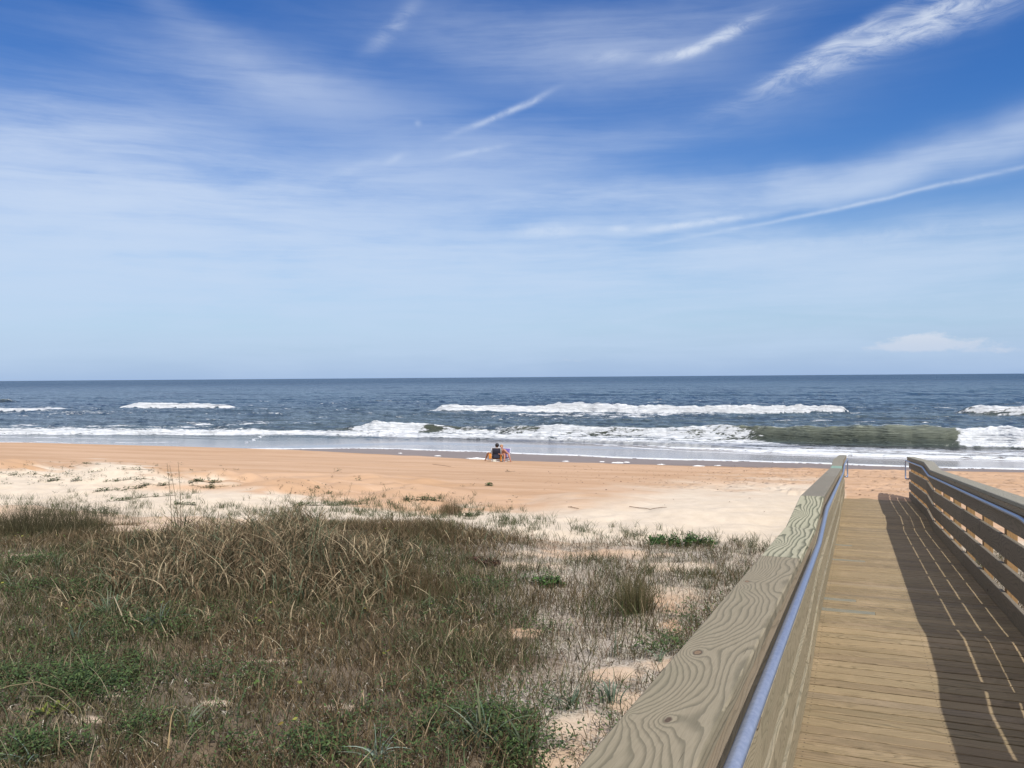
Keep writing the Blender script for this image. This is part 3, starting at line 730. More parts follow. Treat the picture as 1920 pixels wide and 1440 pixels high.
# ---- railings
BO = [(.774, .972), (.508, .704), (.244, .438), (.004, .174)]     # heights of the four boards
PROF = [-2.5, 5.9, 7.45, 16.5, 18.0, S_END]
POSTS = [6.0 - 1.5 * k for k in range(5, 0, -1)] + [5.93, 7.45] + [7.45 + 1.508 * k for k in range(1, 7)] + [18.0, 19.5, 21.0, 22.4, S_END - .12]
def pieces(cuts):
    r = []
    for a, b_ in zip(cuts[:-1], cuts[1:]):
        m_ = [a] + [x for x in PROF if a + .01 < x < b_ - .01] + [b_]
        r.append(list(zip(m_[:-1], m_[1:])))
    return r
def railing(side, label, tone):
    sg = 1 if side == 'R' else -1
    qi = QR if side == 'R' else QL
    root = empty('railing', tuple(dp(0, qi, 0)))
    tag(root, label, 'railing')
    # cap
    cq = qi + sg * (-.046 + .092)          # cap overhangs the boards on the inside
    cuts = [-2.5, 4.3, 5.9, 7.45, 12.0, 15.7, 16.7, S_END + .03]
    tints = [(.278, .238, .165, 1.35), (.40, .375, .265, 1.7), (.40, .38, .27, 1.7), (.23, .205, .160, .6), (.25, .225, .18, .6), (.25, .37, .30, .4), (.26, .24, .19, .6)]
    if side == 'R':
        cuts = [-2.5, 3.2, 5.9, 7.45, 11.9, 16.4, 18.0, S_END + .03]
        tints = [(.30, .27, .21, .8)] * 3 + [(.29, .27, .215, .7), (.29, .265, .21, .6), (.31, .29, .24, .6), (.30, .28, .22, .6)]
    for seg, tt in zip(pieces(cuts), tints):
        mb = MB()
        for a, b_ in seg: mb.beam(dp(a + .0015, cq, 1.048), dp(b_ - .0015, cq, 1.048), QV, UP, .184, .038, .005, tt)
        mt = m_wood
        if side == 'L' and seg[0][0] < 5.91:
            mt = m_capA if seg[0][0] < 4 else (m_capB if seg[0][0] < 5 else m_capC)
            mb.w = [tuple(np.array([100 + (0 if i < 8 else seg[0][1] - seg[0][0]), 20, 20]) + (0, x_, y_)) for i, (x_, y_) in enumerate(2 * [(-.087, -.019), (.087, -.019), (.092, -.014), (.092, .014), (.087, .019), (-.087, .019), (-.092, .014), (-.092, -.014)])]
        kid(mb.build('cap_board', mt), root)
    # trim under the cap, flush with its inner edge less 3 mm
    for seg in pieces([-2.5, 1.2, 5.9, 7.45, 11.9, 16.5, 18.0, S_END]):
        mb = MB()
        tv = random.uniform(.9, 1.08)
        for a, b_ in seg: mb.beam(dp(a + .001, qi - sg * .022, 1.0025), dp(b_ - .001, qi - sg * .022, 1.0025), QV, UP, .040, .052, .003, (.32 * tv, .25 * tv, .165 * tv, .8))
        kid(mb.build('trim_board', m_wood), root)
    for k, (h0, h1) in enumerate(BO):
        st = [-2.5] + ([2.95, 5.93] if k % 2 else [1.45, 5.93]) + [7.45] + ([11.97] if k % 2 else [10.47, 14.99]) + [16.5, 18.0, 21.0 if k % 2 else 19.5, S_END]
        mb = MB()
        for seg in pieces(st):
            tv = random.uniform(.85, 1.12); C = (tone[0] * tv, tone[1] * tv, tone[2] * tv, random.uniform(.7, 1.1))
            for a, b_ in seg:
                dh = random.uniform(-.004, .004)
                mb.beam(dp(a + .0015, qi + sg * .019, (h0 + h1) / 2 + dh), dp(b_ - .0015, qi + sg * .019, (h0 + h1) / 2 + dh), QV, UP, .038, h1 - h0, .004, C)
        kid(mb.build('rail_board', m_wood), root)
    for s in POSTS:
        mb = MB()
        x, y = sq2w(s, qi + sg * (.038 + .002 + .045))
        zb = float(H(x, y)) - .3
        top = float(deck_z(s)) + 1.022
        mb.beam((x, y, zb), (x, y, top), QV, SV, .09, .125, .004, (.38, .235, .11, .7))
        po = kid(mb.build('post', m_wood), root)
    # handrail pipe on brackets
    pq = qi - sg * .066; ph = .962
    pts = []
    ks = [-2.4] + PROF[1:-1] + [S_END - .15]
    ctrl = [dp(s_, pq, ph) for s_ in ks]
    for j, c in enumerate(ctrl):
        if 0 < j < len(ctrl) - 1:
            a = ctrl[j - 1] - c; b2 = ctrl[j + 1] - c; a /= np.linalg.norm(a); b2 /= np.linalg.norm(b2)
            for t_ in np.linspace(0, 1, 7):
                P_ = (1 - t_) ** 2 * (c + a * .16) + 2 * t_ * (1 - t_) * c + t_ ** 2 * (c + b2 * .16); pts.append(P_)
        else: pts.append(c)
    e = dp(S_END - .15, pq, ph); dn = SV - UP * .074
    # return loop at the foot of the ramp
    loop = [(.18, 0), (.34, 0), (.385, -.015), (.40, -.06), (.40, -.40), (.385, -.44), (.34, -.455), (.06, -.455)]
    for (l, h_) in loop: pts.append(e + dn * l + UP * h_)
    pts.append(e + dn * .02 + UP * -.455 + QV * sg * .06)
    mb = MB(); mb.tube(pts, .0175, 16)
    hr = kid(mb.build('handrail', m_metal, None, True), root)
    for j, s in enumerate([x + .38 for x in POSTS[:-1]]):
        mb = MB()
        a = dp(s, pq, ph - .012); w_ = dp(s, qi - sg * .002, ph - .075)
        mid = dp(s, pq, ph - .06)
        mb.tube([w_, mid + (w_ - mid) * .25, mid + (a - mid) * .3, a], .007, 8)
        mb.tube([w_ + QV * sg * .001, w_ - QV * sg * .006], .028, 14)
        mb.tube([dp(s - .014, pq, ph), dp(s + .014, pq, ph)], .0205, 14)
        br = mb.build('bracket', m_metal, None, True); br.parent = hr; br.matrix_parent_inverse = hr.matrix_world.inverted(); br.matrix_parent_inverse = Matrix.Translation(root.location).inverted()
    for s in (2.05, 6.35, 10.6, 14.6, 20.2):
        mb = MB(); d = dp(s + .03, pq, ph) - dp(s - .03, pq, ph)
        mb.tube([dp(s - .022, pq, ph), dp(s + .022, pq, ph)], .021, 16)
        cl = mb.build('coupling', m_metal, None, True); cl.parent = hr; cl.matrix_parent_inverse = Matrix.Translation(root.location).inverted()
    return root
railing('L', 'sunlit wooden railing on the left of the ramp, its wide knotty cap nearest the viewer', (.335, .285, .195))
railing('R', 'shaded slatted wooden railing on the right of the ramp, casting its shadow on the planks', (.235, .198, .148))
# ------------------------------------------------------------------ plants
def plant_mat(name, transl=.25, rough=.7):
    m, g, b, o = material(name)
    a = g.new('ShaderNodeAttribute'); a.attribute_name = 'tint'
    P = g.new('ShaderNodeTexCoord').outputs['Object']
    n = g.noise(P, 7, 3, .6)
    c = g.mix(g.m('MULTIPLY', g.ss(n, .35, .65), .35), a.outputs['Color'], g.mix(1, a.outputs['Color'], c4(.65, .62, .55), 'MULTIPLY'))
    g.put(b.inputs['Base Color'], c); b.inputs['Roughness'].default_value = rough; b.inputs['Specular IOR Level'].default_value = .3
    t = g.new('ShaderNodeBsdfTranslucent'); g.put(t.inputs[0], c)
    mx = g.new('ShaderNodeMixShader'); mx.inputs[0].default_value = transl
    g.l.new(b.outputs[0], mx.inputs[1]); g.l.new(t.outputs[0], mx.inputs[2]); g.l.new(mx.outputs[0], o.inputs[0])
    return m
m_grass = plant_mat('dry_grass_blades', .15, .75); m_leaf = plant_mat('green_leaves', .25, .55)

def blades(P, h, w, ang, lean, droop, col, seg=3, curl=0.0, twist=None, tipcol=None, pw=1.6):
    n = len(P); ts = np.linspace(0, 1, seg + 1)
    h = h[:, None]; t = ts[None]
    hor = lean[:, None] * h * t ** pw
    ver = h * (t - droop[:, None] * t ** 2.4)
    wig = curl * h * np.sin(t * 5 + (ang * 7)[:, None]) * t
    dx = np.cos(ang)[:, None]; dy = np.sin(ang)[:, None]
    C = np.stack([P[:, 0:1] + hor * dx - wig * dy, P[:, 1:2] + hor * dy + wig * dx, P[:, 2:3] + ver], -1)
    ta = ang + (twist if twist is not None else rng.uniform(0, math.pi, n))
    wd = np.stack([np.cos(ta), np.sin(ta), np.zeros(n)], -1)[:, None]
    prof = (1 - t) ** .6 * (.55 + .9 * np.minimum(t * 3, 1) * .5); prof[:, -1] = .04
    off = wd * (w[:, None] * prof)[..., None] * .5
    V = np.stack([C - off, C + off], 2).reshape(n, -1, 3)
    k = np.arange(seg)
    f = np.stack([2 * k, 2 * k + 1, 2 * k + 3, 2 * k + 2], -1)[None] + (np.arange(n) * 2 * (seg + 1))[:, None, None]
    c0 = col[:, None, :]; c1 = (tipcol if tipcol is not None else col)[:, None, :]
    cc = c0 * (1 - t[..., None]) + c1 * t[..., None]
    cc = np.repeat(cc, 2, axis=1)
    return V.reshape(-1, 3), f.reshape(-1, 4), cc.reshape(-1, 3)
def leaves(P, L, W, col, flat=.5):
    n = len(P)
    a = rng.uniform(0, 2 * math.pi, n); e = rng.uniform(-.2, 1.0, n) * (1 - flat) + rng.uniform(-.15, .35, n) * flat
    d = np.stack([np.cos(a) * np.cos(e), np.sin(a) * np.cos(e), np.sin(e)], -1)
    s_ = np.stack([-np.sin(a), np.cos(a), rng.uniform(-.5, .5, n)], -1)
    s_ /= np.linalg.norm(s_, axis=1, keepdims=True)
    L = L[:, None]; W = W[:, None]
    nn = np.cross(d, s_)
    pts = [P, P + d * L * .35 + s_ * W * .5 + nn * L * .05, P + d * L * .75 + s_ * W * .38, P + d * L, P + d * L * .75 - s_ * W * .38, P + d * L * .35 - s_ * W * .5 + nn * L * .05]
    V = np.stack(pts, 1).reshape(-1, 3)
    b_ = (np.arange(n) * 6)[:, None]
    f = np.concatenate([b_ + np.array([[0, 1, 2, 3]]), b_ + np.array([[0, 3, 4, 5]])])
    return V, f, np.repeat(col, 6, axis=0)
def merge(parts):
    V = []; Fq = []; C = []; n = 0
    for v, f, c in parts: V.append(v); Fq.append(f + n); C.append(c); n += len(v)
    return np.concatenate(V), np.concatenate(Fq), np.concatenate(C)
def veg_obj(name, parts, mat, label, cat=None, group=None, kind=None, root=None, loc=None):
    V, Fq, C = merge(parts)
    if loc is not None: V = V - np.array(loc)
    o = np_mesh(name, V, Fq, mat, root, {'tint': ('FLOAT_COLOR', C)})
    if loc is not None: o.location = loc
    return tag(o, label, cat, group, kind)
def pal(n, cols, wts, var=.25):
    cols = np.array(cols, float); k = rng.choice(len(cols), n, p=np.array(wts) / np.sum(wts))
    return np.clip(cols[k] * rng.uniform(1 - var, 1 + var, (n, 1)), 0, 1)
def blobs(px, py, lst):
    r = np.zeros(np.shape(px))
    for (x, y, a, b_, k) in lst: r = np.maximum(r, k * np.exp(-(((px - x) / a) ** 2 + ((py - y) / b_) ** 2)))
    return r

# candidate points over the dune
N = 1250000
rr = np.sqrt(rng.uniform(3.6 ** 2, 24.0 ** 2, N)); aa = rng.uniform(R(-40), R(42), N)
CX, CY = rr * np.sin(aa), rr * np.cos(aa); CZ = H(CX, CY)
cpx, cpy = project(CX, CY, CZ); ct, cu = w2tu(CX, CY); cs, cq = w2sq(CX, CY)
cj = fbm(CX * .9, CY * .9, 4, 51) - .5
cj2 = fbm(CX * 2.3, CY * 2.3, 3, 151)
edge = cpy - px_interp(YB, cpx) + cj * 40
reg = sm(edge, -14, 22) * (1 - sm(cu, 20.5, 23))
clear = (np.abs(cq - .46) > .98) | (cs < -1)
cb = bare(cpx, cpy) * bare_noise(CX, CY)
open_ = 1 - .90 * sm(cb, .36, .75)
dens = reg * open_ * clear
rightish = sm(cpx, 880, 1080)
clump = blobs(cpx, cpy, [(1150, 1150, 85, 38, 1.5), (1200, 1125, 35, 30, 1.5), (860, 1240, 150, 32, .8), (1000, 1170, 60, 40, .4), (1100, 1100, 70, 14, .5), (1080, 1012, 60, 12, .9), (1180, 1012, 60, 12, .9), (720, 990, 200, 25, .7), (1320, 1200, 60, 40, .5)])
dd = dens * (np.clip(1.2 - .92 * rightish, 0, 1) * (.5 + .9 * sm(cj2, .34, .56)) + clump * .6)
dd = np.where(cq > 1.4, dens * .35 * (.3 + sm(cj2, .4, .6)), dd)
pick = rng.uniform(0, 1, N) < np.clip(dd, 0, 1) * .38 * (1 - .35 * rightish)
idx = np.where(pick)[0]
P = np.stack([CX, CY, CZ - .01], -1)
n = len(idx); p = P[idx]
hn = fbm(p[:, 0] * .8, p[:, 1] * .8, 3, 161)
hgt_ = rng.uniform(.12, .30, n) * (.55 + 1.0 * hn) * (.75 + .55 * np.clip(clump[idx], 0, 1)) * np.where(edge[idx] < 8, .6, 1)
tone = sm(fbm(p[:, 0] * .5 + 9, p[:, 1] * .5, 3, 171), .4, .62)[:, None]
colA = pal(n, [(.070, .056, .028), (.105, .085, .046), (.30, .245, .16), (.052, .056, .022), (.045, .072, .022)], [5, 4, 1.6, 4, 3], .4)
colB = pal(n, [(.090, .060, .030), (.125, .092, .050), (.33, .25, .16), (.055, .046, .022)], [5, 4, 1.4, 3], .4)
col = colA * (1 - tone) + colB * tone
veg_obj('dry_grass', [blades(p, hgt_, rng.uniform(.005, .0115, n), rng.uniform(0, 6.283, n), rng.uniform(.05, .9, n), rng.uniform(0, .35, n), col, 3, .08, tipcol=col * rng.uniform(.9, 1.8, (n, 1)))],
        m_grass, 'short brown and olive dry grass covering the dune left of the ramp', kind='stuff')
print('dry', n)
# pale fallen thatch lying between the blades
dth = reg * clear * (.22 + .9 * rightish) * (1 - .75 * sm(cb, .4, .8)) * (.3 + sm(cj2, .40, .6))
idx = np.where(rng.uniform(0, 1, N) < np.clip(dth, 0, 1) * .26)[0]
n = len(idx); p = P[idx] + np.stack([np.zeros(n), np.zeros(n), rng.uniform(.005, .035, n)], -1)
col = pal(n, [(.50, .46, .38), (.36, .32, .25), (.17, .13, .085), (.62, .58, .49)], [4, 3, 3, 2], .2)
veg_obj('dry_thatch', [blades(p, rng.uniform(.04, .12, n), rng.uniform(.006, .013, n), rng.uniform(0, 6.283, n), rng.uniform(.6, 1.6, n), rng.uniform(.4, .95, n), col, 3, .40)],
        m_grass, 'pale grey curled dead grass lying on the sand beside the ramp', kind='stuff')
print('thatch', n)
# upright twiggy stems over the thatch
dst = reg * clear * rightish * open_ * (cj2 > .42)
idx = np.where(rng.uniform(0, 1, N) < np.clip(dst, 0, 1) * .035)[0]
n = len(idx); p = P[idx]
veg_obj('bare_stems', [blades(p, rng.uniform(.12, .30, n), rng.uniform(.005, .010, n), rng.uniform(0, 6.283, n), rng.uniform(.1, .6, n), rng.uniform(0, .2, n), pal(n, [(.16, .10, .06), (.09, .07, .04), (.10, .10, .05)], [3, 3, 2]), 3, .12)],
        m_grass, 'thin bare brown stems standing in the pale thatch', kind='stuff')
# tall dead grass, thick in the middle of the dune
def near_blob(n, px, py, ra, rb, ang=0):
    c = pt(px, py); a = rng.uniform(0, 6.283, n); r_ = np.sqrt(rng.uniform(0, 1, n)) ** 1.1
    x = r_ * np.cos(a) * ra; y = r_ * np.sin(a) * rb
    X = c[0] + x * math.cos(ang) - y * math.sin(ang); Y = c[1] + x * math.sin(ang) + y * math.cos(ang)
    return np.stack([X, Y, H(X, Y)], -1), r_
parts = []
for (px, py, ra, rb, n, hm) in [(400, 1085, 1.25, 1.2, 1500, .72), (560, 1075, 1.2, 1.25, 1700, .86), (330, 1040, 1.2, .9, 800, .58), (640, 1110, 1.0, .9, 1100, .56), (500, 1030, 1.4, .7, 900, .76), (250, 1120, .9, .8, 420, .42), (690, 1040, .9, .8, 600, .45), (820, 1010, 1.2, .5, 260, .32), (180, 1080, 1.2, .8, 350, .34), (480, 1170, 1.8, .8, 500, .32), (300, 1160, 1.2, .6, 260, .30), (740, 1160, 1.2, .6, 260, .28), (555, 1000, .5, .4, 260, .80), (370, 1010, .5, .4, 200, .70)]:
    p, r_ = near_blob(n, px, py, ra, rb)
    h_ = hm * rng.uniform(.55, 1.12, n) * (1 - .35 * r_)
    c0 = pal(n, [(.15, .105, .06), (.26, .20, .12), (.42, .34, .22), (.065, .06, .032), (.09, .115, .065)], [4, 3, 1.8, 4, 2])
    dr = rng.uniform(.05, 1.0, n)
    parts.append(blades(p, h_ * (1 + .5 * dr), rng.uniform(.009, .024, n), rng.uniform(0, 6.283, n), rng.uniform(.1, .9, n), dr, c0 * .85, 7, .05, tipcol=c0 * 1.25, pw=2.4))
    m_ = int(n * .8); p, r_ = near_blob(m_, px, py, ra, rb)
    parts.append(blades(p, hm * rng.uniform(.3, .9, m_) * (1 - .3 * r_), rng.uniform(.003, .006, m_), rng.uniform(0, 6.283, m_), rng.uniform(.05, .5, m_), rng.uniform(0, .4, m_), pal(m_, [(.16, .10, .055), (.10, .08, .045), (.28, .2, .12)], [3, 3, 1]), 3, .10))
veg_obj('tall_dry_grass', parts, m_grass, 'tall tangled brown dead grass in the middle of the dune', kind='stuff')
# darker fine stand of stems at the middle right of it and in a hollow
parts = []
for (px, py, ra, rb, n, hm) in [(700, 1090, .55, .5, 2600, .42), (760, 1110, .8, .5, 2200, .28), (790, 1010, .9, .5, 1800, .30), (845, 965, .25, .25, 500, .45)]:
    p, r_ = near_blob(n, px, py, ra, rb)
    parts.append(blades(p, hm * rng.uniform(.6, 1.1, n) * (1 - .4 * r_), rng.uniform(.003, .005, n), rng.uniform(0, 6.283, n), rng.uniform(.02, .3, n), rng.uniform(0, .1, n), pal(n, [(.13, .085, .045), (.09, .075, .035), (.17, .13, .07)], [3, 3, 2]), 3, .03))
veg_obj('fine_brown_grass', parts, m_grass, 'upright fine brown grass standing right of the tall tangle', kind='stuff')
# broader curling blades through the near grass
dmb = reg * clear * open_ * (cpx < 1020)
idx = np.where(rng.uniform(0, 1, N) < np.clip(dmb, 0, 1) * .035)[0]
n = len(idx); p = P[idx]; c0 = pal(n, [(.10, .075, .04), (.20, .155, .095), (.065, .10, .045), (.32, .27, .18)], [4, 2.5, 4, 1])
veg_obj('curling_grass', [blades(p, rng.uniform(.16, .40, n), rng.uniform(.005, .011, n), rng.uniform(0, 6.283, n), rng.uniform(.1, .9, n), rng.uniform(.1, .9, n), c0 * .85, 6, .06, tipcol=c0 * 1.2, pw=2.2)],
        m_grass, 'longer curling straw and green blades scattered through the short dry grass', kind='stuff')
print('curl', n)
# green weeds
gw = blobs(cpx, cpy, [(120, 1275, 150, 40, 1), (20, 1290, 60, 40, .8), (850, 1385, 150, 62, 1.2), (700, 1400, 70, 45, .9), (590, 1405, 60, 40, .8), (250, 1385, 40, 30, .6), (960, 1420, 60, 40, 1), (1022, 1092, 26, 9, 1.2), (150, 1115, 110, 18, .8), (1240, 1215, 60, 18, .25), (1330, 1170, 60, 20, .2), (900, 1105, 60, 8, .6), (790, 1160, 90, 14, .3), (60, 1420, 100, 30, .7), (420, 1400, 90, 40, .55), (250, 1180, 160, 30, .35), (450, 1280, 120, 30, .25), (770, 1230, 60, 20, .3), (1010, 1180, 50, 10, .35), (40, 1060, 60, 10, .4)])
idx = np.where(rng.uniform(0, 1, N) < np.clip(gw * clear * (.25 + sm(cj2, .4, .6)), 0, 1) * .5)[0]
n = len(idx); k = 6
p = np.repeat(P[idx], k, axis=0); n *= k
p = p + np.stack([rng.normal(0, .02, n), rng.normal(0, .02, n), rng.uniform(.01, .17, n) * (.4 + hn.mean())], -1)
veg_obj('green_weeds', [leaves(p, rng.uniform(.018, .042, n), rng.uniform(.009, .019, n), pal(n, [(.058, .10, .03), (.085, .14, .042), (.035, .06, .02), (.13, .18, .07)], [4, 4, 3, 1]), .3)], m_leaf,
        'low green leafy weeds mixed into the dry grass near the bottom of the view', kind='stuff')
print('weeds', n)
# scattered yellow-green round leaves
idx = np.where(rng.uniform(0, 1, N) < reg * clear * (cpx < 900) * .0004 + .003 * blobs(cpx, cpy, [(330, 1000, 160, 14, 1), (100, 1355, 40, 30, 1.5), (30, 1400, 40, 30, 1), (60, 1010, 80, 12, .5), (880, 1205, 80, 16, .8)]))[0]
n = len(idx); p = np.repeat(P[idx], 2, axis=0) + np.stack([rng.normal(0, .03, 2 * n), rng.normal(0, .03, 2 * n), rng.uniform(.06, .16, 2 * n)], -1)
veg_obj('broad_leaves', [leaves(p, rng.uniform(.025, .05, 2 * n), rng.uniform(.025, .045, 2 * n), pal(2 * n, [(.22, .26, .05), (.30, .30, .06), (.10, .16, .04), (.35, .27, .05)], [3, 2, 3, 1]), .8)], m_leaf,
        'scattered yellow-green round vine leaves among the dry grass', kind='stuff')
# little tufts on the white sand along the edge of the dune
E1 = px_interp(YB, cpx)
tf = clear * (cpx > 380) * (cpx < 1480) * np.exp(-((cpy - (E1 - np.interp(cpx, [900, 1150], [26, 12]))) / np.interp(cpx, [900, 1150], [20, 11])) ** 2) + clear * (cpx < 380) * .35 * np.exp(-((cpy - 945) / 30) ** 2) + .6 * clear * rightish * np.exp(-((cpy - 1085) / 30) ** 2)
idx = np.where(rng.uniform(0, 1, N) < tf * .009 * (.3 + 2 * sm(cj2, .4, .6)))[0]
k = 9; n = len(idx) * k
p = np.repeat(P[idx], k, axis=0) + np.stack([rng.normal(0, .035, n), rng.normal(0, .035, n), np.zeros(n)], -1)
veg_obj('sand_grass_tufts', [blades(p, rng.uniform(.08, .24, n), rng.uniform(.005, .010, n), rng.uniform(0, 6.283, n), rng.uniform(.2, .9, n), rng.uniform(.05, .4, n), pal(n, [(.06, .09, .035), (.09, .11, .05), (.13, .11, .06)], [4, 3, 2]), 3, .04)], m_leaf,
        'sparse green-grey grass tufts on the white sand at the edge of the dune', kind='stuff')
print('tufts', n // k)

# ---- single plants
def gclump(px, py, label, n=26, L=.5, w=.014, rad_=.07, cols=((.12, .17, .12), (.16, .21, .16), (.22, .24, .17)), lean=(.2, .9), droop=(.1, .7), name='sea_oats_clump', cat='grass clump', group=None, seg=8, wts=None, up=0):
    c = pt(px, py)
    a = rng.uniform(0, 6.283, n); r_ = rng.uniform(0, rad_, n)
    p = np.stack([c[0] + r_ * np.cos(a), c[1] + r_ * np.sin(a), np.full(n, c[2] - .01)], -1)
    c0 = pal(n, cols, wts or [1] * len(cols), .2)
    return veg_obj(name, [blades(p, L * rng.uniform(.5, 1.1, n), w * rng.uniform(.6, 1.2, n), a + rng.normal(0, .5, n), rng.uniform(*lean, n), rng.uniform(*droop, n), c0 * .85, seg, .02, tipcol=c0 * 1.15, pw=2.0)], m_leaf, label, cat, group, None, None, tuple(c))
GR = 'clumps of blue-green beach grass in the dune'
gclump(205, 1165, 'arching green grass clump at the left edge of the tall dead grass', 40, .55, .018, .16, ((.08, .13, .06), (.11, .16, .09), (.16, .19, .12)), group=GR)
gclump(140, 1210, 'small blue-green grass clump below the arching green clump at the left', 16, .33, .016, .05, group=GR)
gclump(25, 1110, 'pale blade clump by the left edge of the picture beside the dark brush', 14, .35, .014, .06, ((.3, .32, .22), (.22, .25, .18)), group=GR)
gclump(352, 1372, 'bent pale green grass clump in front of the little bare sand patch', 12, .42, .018, .04, ((.30, .34, .24), (.26, .30, .20), (.38, .30, .16)), group=GR)
gclump(705, 1432, 'whitish green broad-bladed clump at the bottom edge among green weeds', 22, .26, .022, .07, ((.30, .38, .32), (.22, .30, .25)), lean=(.5, 1.3), group=GR)
gclump(900, 1400, 'long grey-green grass clump rising from the green weeds', 26, .5, .016, .12, ((.12, .17, .12), (.20, .24, .17), (.14, .16, .08)), group=GR)
gclump(985, 1432, 'drooping dark grass clump at the right end of the green weeds', 18, .42, .016, .09, ((.07, .10, .05), (.12, .15, .08)), group=GR)
gclump(1068, 1330, 'spiky low blue-green clump left of the cap rail beside bare sand', 26, .27, .014, .07, ((.08, .12, .07), (.12, .17, .12)), lean=(.3, 1.1), group=GR)
gclump(1145, 1318, 'upright blue-green clump nearest the wooden cap rail', 26, .33, .015, .08, ((.12, .18, .13), (.18, .24, .18)), lean=(.1, .6), group=GR)
gclump(1152, 1232, 'thin upright green blades between the round tuft and the cap rail', 8, .36, .012, .03, ((.10, .15, .09),), lean=(.02, .2), droop=(0, .15), group=GR)
gclump(1235, 1240, 'pair of short pale green blades close to the cap rail', 7, .20, .018, .03, ((.20, .28, .20),), lean=(.5, 1.0), group=GR)
gclump(705, 1120, 'pale arching grass blades in front of the tall dead grass', 16, .62, .016, .10, ((.26, .28, .18), (.33, .31, .20)), lean=(.4, 1.0), group=GR)
gclump(300, 1180, 'blue-green drooping blades under the tall dead grass', 22, .40, .016, .12, ((.10, .14, .10), (.15, .2, .16)), group=GR)
gclump(620, 1165, 'mixed green and straw blades at the foot of the tall dead grass', 22, .40, .013, .15, ((.10, .13, .07), (.3, .25, .15)), group=GR)
gclump(60, 1435, 'pale blue-green blades in the bottom left corner', 14, .25, .018, .08, ((.20, .27, .22), (.15, .2, .15)), lean=(.5, 1.2), group=GR)
gclump(1190, 1150, 'round upright tuft of fine olive grass standing alone left of the railing', 520, .44, .005, .22, ((.11, .10, .045), (.15, .13, .06), (.08, .085, .04), (.2, .16, .09)), lean=(.02, .35), droop=(0, .08), name='grass_tuft', seg=3)
gclump(555, 960, 'grass clump topping the tall dead grass against the white sand', 30, .5, .015, .14, ((.15, .15, .09), (.2, .16, .1)), lean=(.2, .8), group=GR)
# dark brush at the left
c = pt(70, 1010); n = 3400
p, r_ = near_blob(n, 70, 1003, 1.35, .7)
dx_ = (p[:, 0] - c[0]) / 1.35
h_ = (.62 * np.exp(-(dx_ + .15) ** 2 * 1.3)) * rng.uniform(.5, 1.1, n)
veg_obj('dark_brush', [blades(p, h_, rng.uniform(.004, .008, n), rng.uniform(0, 6.283, n), rng.uniform(.05, .55, n), rng.uniform(0, .15, n), pal(n, [(.05, .05, .025), (.08, .07, .035), (.13, .11, .06)], [4, 3, 1.5]), 4, .08)], m_grass,
        'dark olive brush of fine stems on the dune at the left edge', 'bush', None, None, None, tuple(c))
c = pt(150, 985); n = 500; p, r_ = near_blob(n, 330, 965, 1.7, .35)
p2, _ = near_blob(700, 165, 975, 1.3, .5)
veg_obj('wispy_brush', [blades(p2, rng.uniform(.2, .5, 700), rng.uniform(.003, .006, 700), rng.uniform(0, 6.283, 700), rng.uniform(.1, .6, 700), rng.uniform(0, .1, 700), pal(700, [(.12, .11, .07), (.09, .08, .05), (.16, .15, .1)], [1, 1, 1]), 4, .1)], m_grass,
        'thin wispy grey brush beside the dark brush, white sand showing through', 'bush', None, None, None, tuple(c))
# leafy shrub and the small one
def shrub(px, py, rx, ry, hh, n, label, L=(.03, .06), name='leafy_shrub', group=None, cols=((.05, .12, .03), (.08, .17, .04), (.12, .2, .06), (.03, .06, .02))):
    c = pt(px, py); parts = []
    ns = max(5, n // 16)
    a = rng.uniform(0, 6.283, ns); r_ = np.sqrt(rng.uniform(0, 1, ns))
    sx = c[0] + rx * r_ * np.cos(a); sy = c[1] + ry * r_ * np.sin(a)
    sh = hh * rng.uniform(.5, 1.15, ns) * (1 - .45 * r_)
    sp_ = np.stack([sx, sy, H(sx, sy)], -1)
    parts.append(blades(sp_, sh, np.full(ns, .008), a, rng.uniform(.1, .5, ns), np.zeros(ns), pal(ns, [(.12, .10, .05)], [1]), 3))
    k = rng.integers(0, ns, n); t = rng.uniform(.25, 1, n)
    p = sp_[k] + np.stack([np.cos(a[k]) * .3 * sh[k] * t + rng.normal(0, .02, n), np.sin(a[k]) * .3 * sh[k] * t + rng.normal(0, .02, n), sh[k] * t], -1)
    parts.append(leaves(p, rng.uniform(*L, n), rng.uniform(L[0] * .5, L[1] * .6, n), pal(n, cols, [3, 3, 1, 3]), .15))
    return veg_obj(name, parts, m_leaf, label, 'shrub', group, None, None, tuple(c))
shrub(1280, 1026, .55, .22, .24, 1500, 'low bright green leafy shrub at the foot of the white sand near the railing')
shrub(1230, 1018, .2, .12, .16, 250, 'small leafy shrub just left of the bright green shrub')
shrub(1024, 1098, .22, .12, .14, 420, 'small dense green shrub in the pale thatch between tall grass and railing')
shrub(905, 1060, .26, .14, .13, 420, 'low dark reddish brown withered shrub in the pale thatch', (.03, .05), 'withered_shrub', None, ((.07, .03, .02), (.10, .05, .03), (.16, .09, .05), (.04, .02, .015)))
shrub(110, 1350, .16, .10, .10, 60, 'yellow-green broad-leaved shrub near the bottom left corner', (.03, .055), 'leafy_shrub', None, ((.2, .24, .05), (.14, .18, .04), (.28, .28, .06), (.06, .09, .03)))
shrub(125, 970, .3, .2, .3, 160, 'yellowish leafy shrub in front of the wispy brush', (.03, .05), 'leafy_shrub', None, ((.14, .17, .05), (.18, .2, .06), (.1, .12, .04), (.06, .09, .03)))
shrub(190, 968, .38, .2, .26, 500, 'grey-green leafy shrub on the white sand right of the dark brush', (.025, .05), 'leafy_shrub', None, ((.05, .08, .03), (.07, .11, .045), (.1, .13, .06), (.03, .05, .02)))
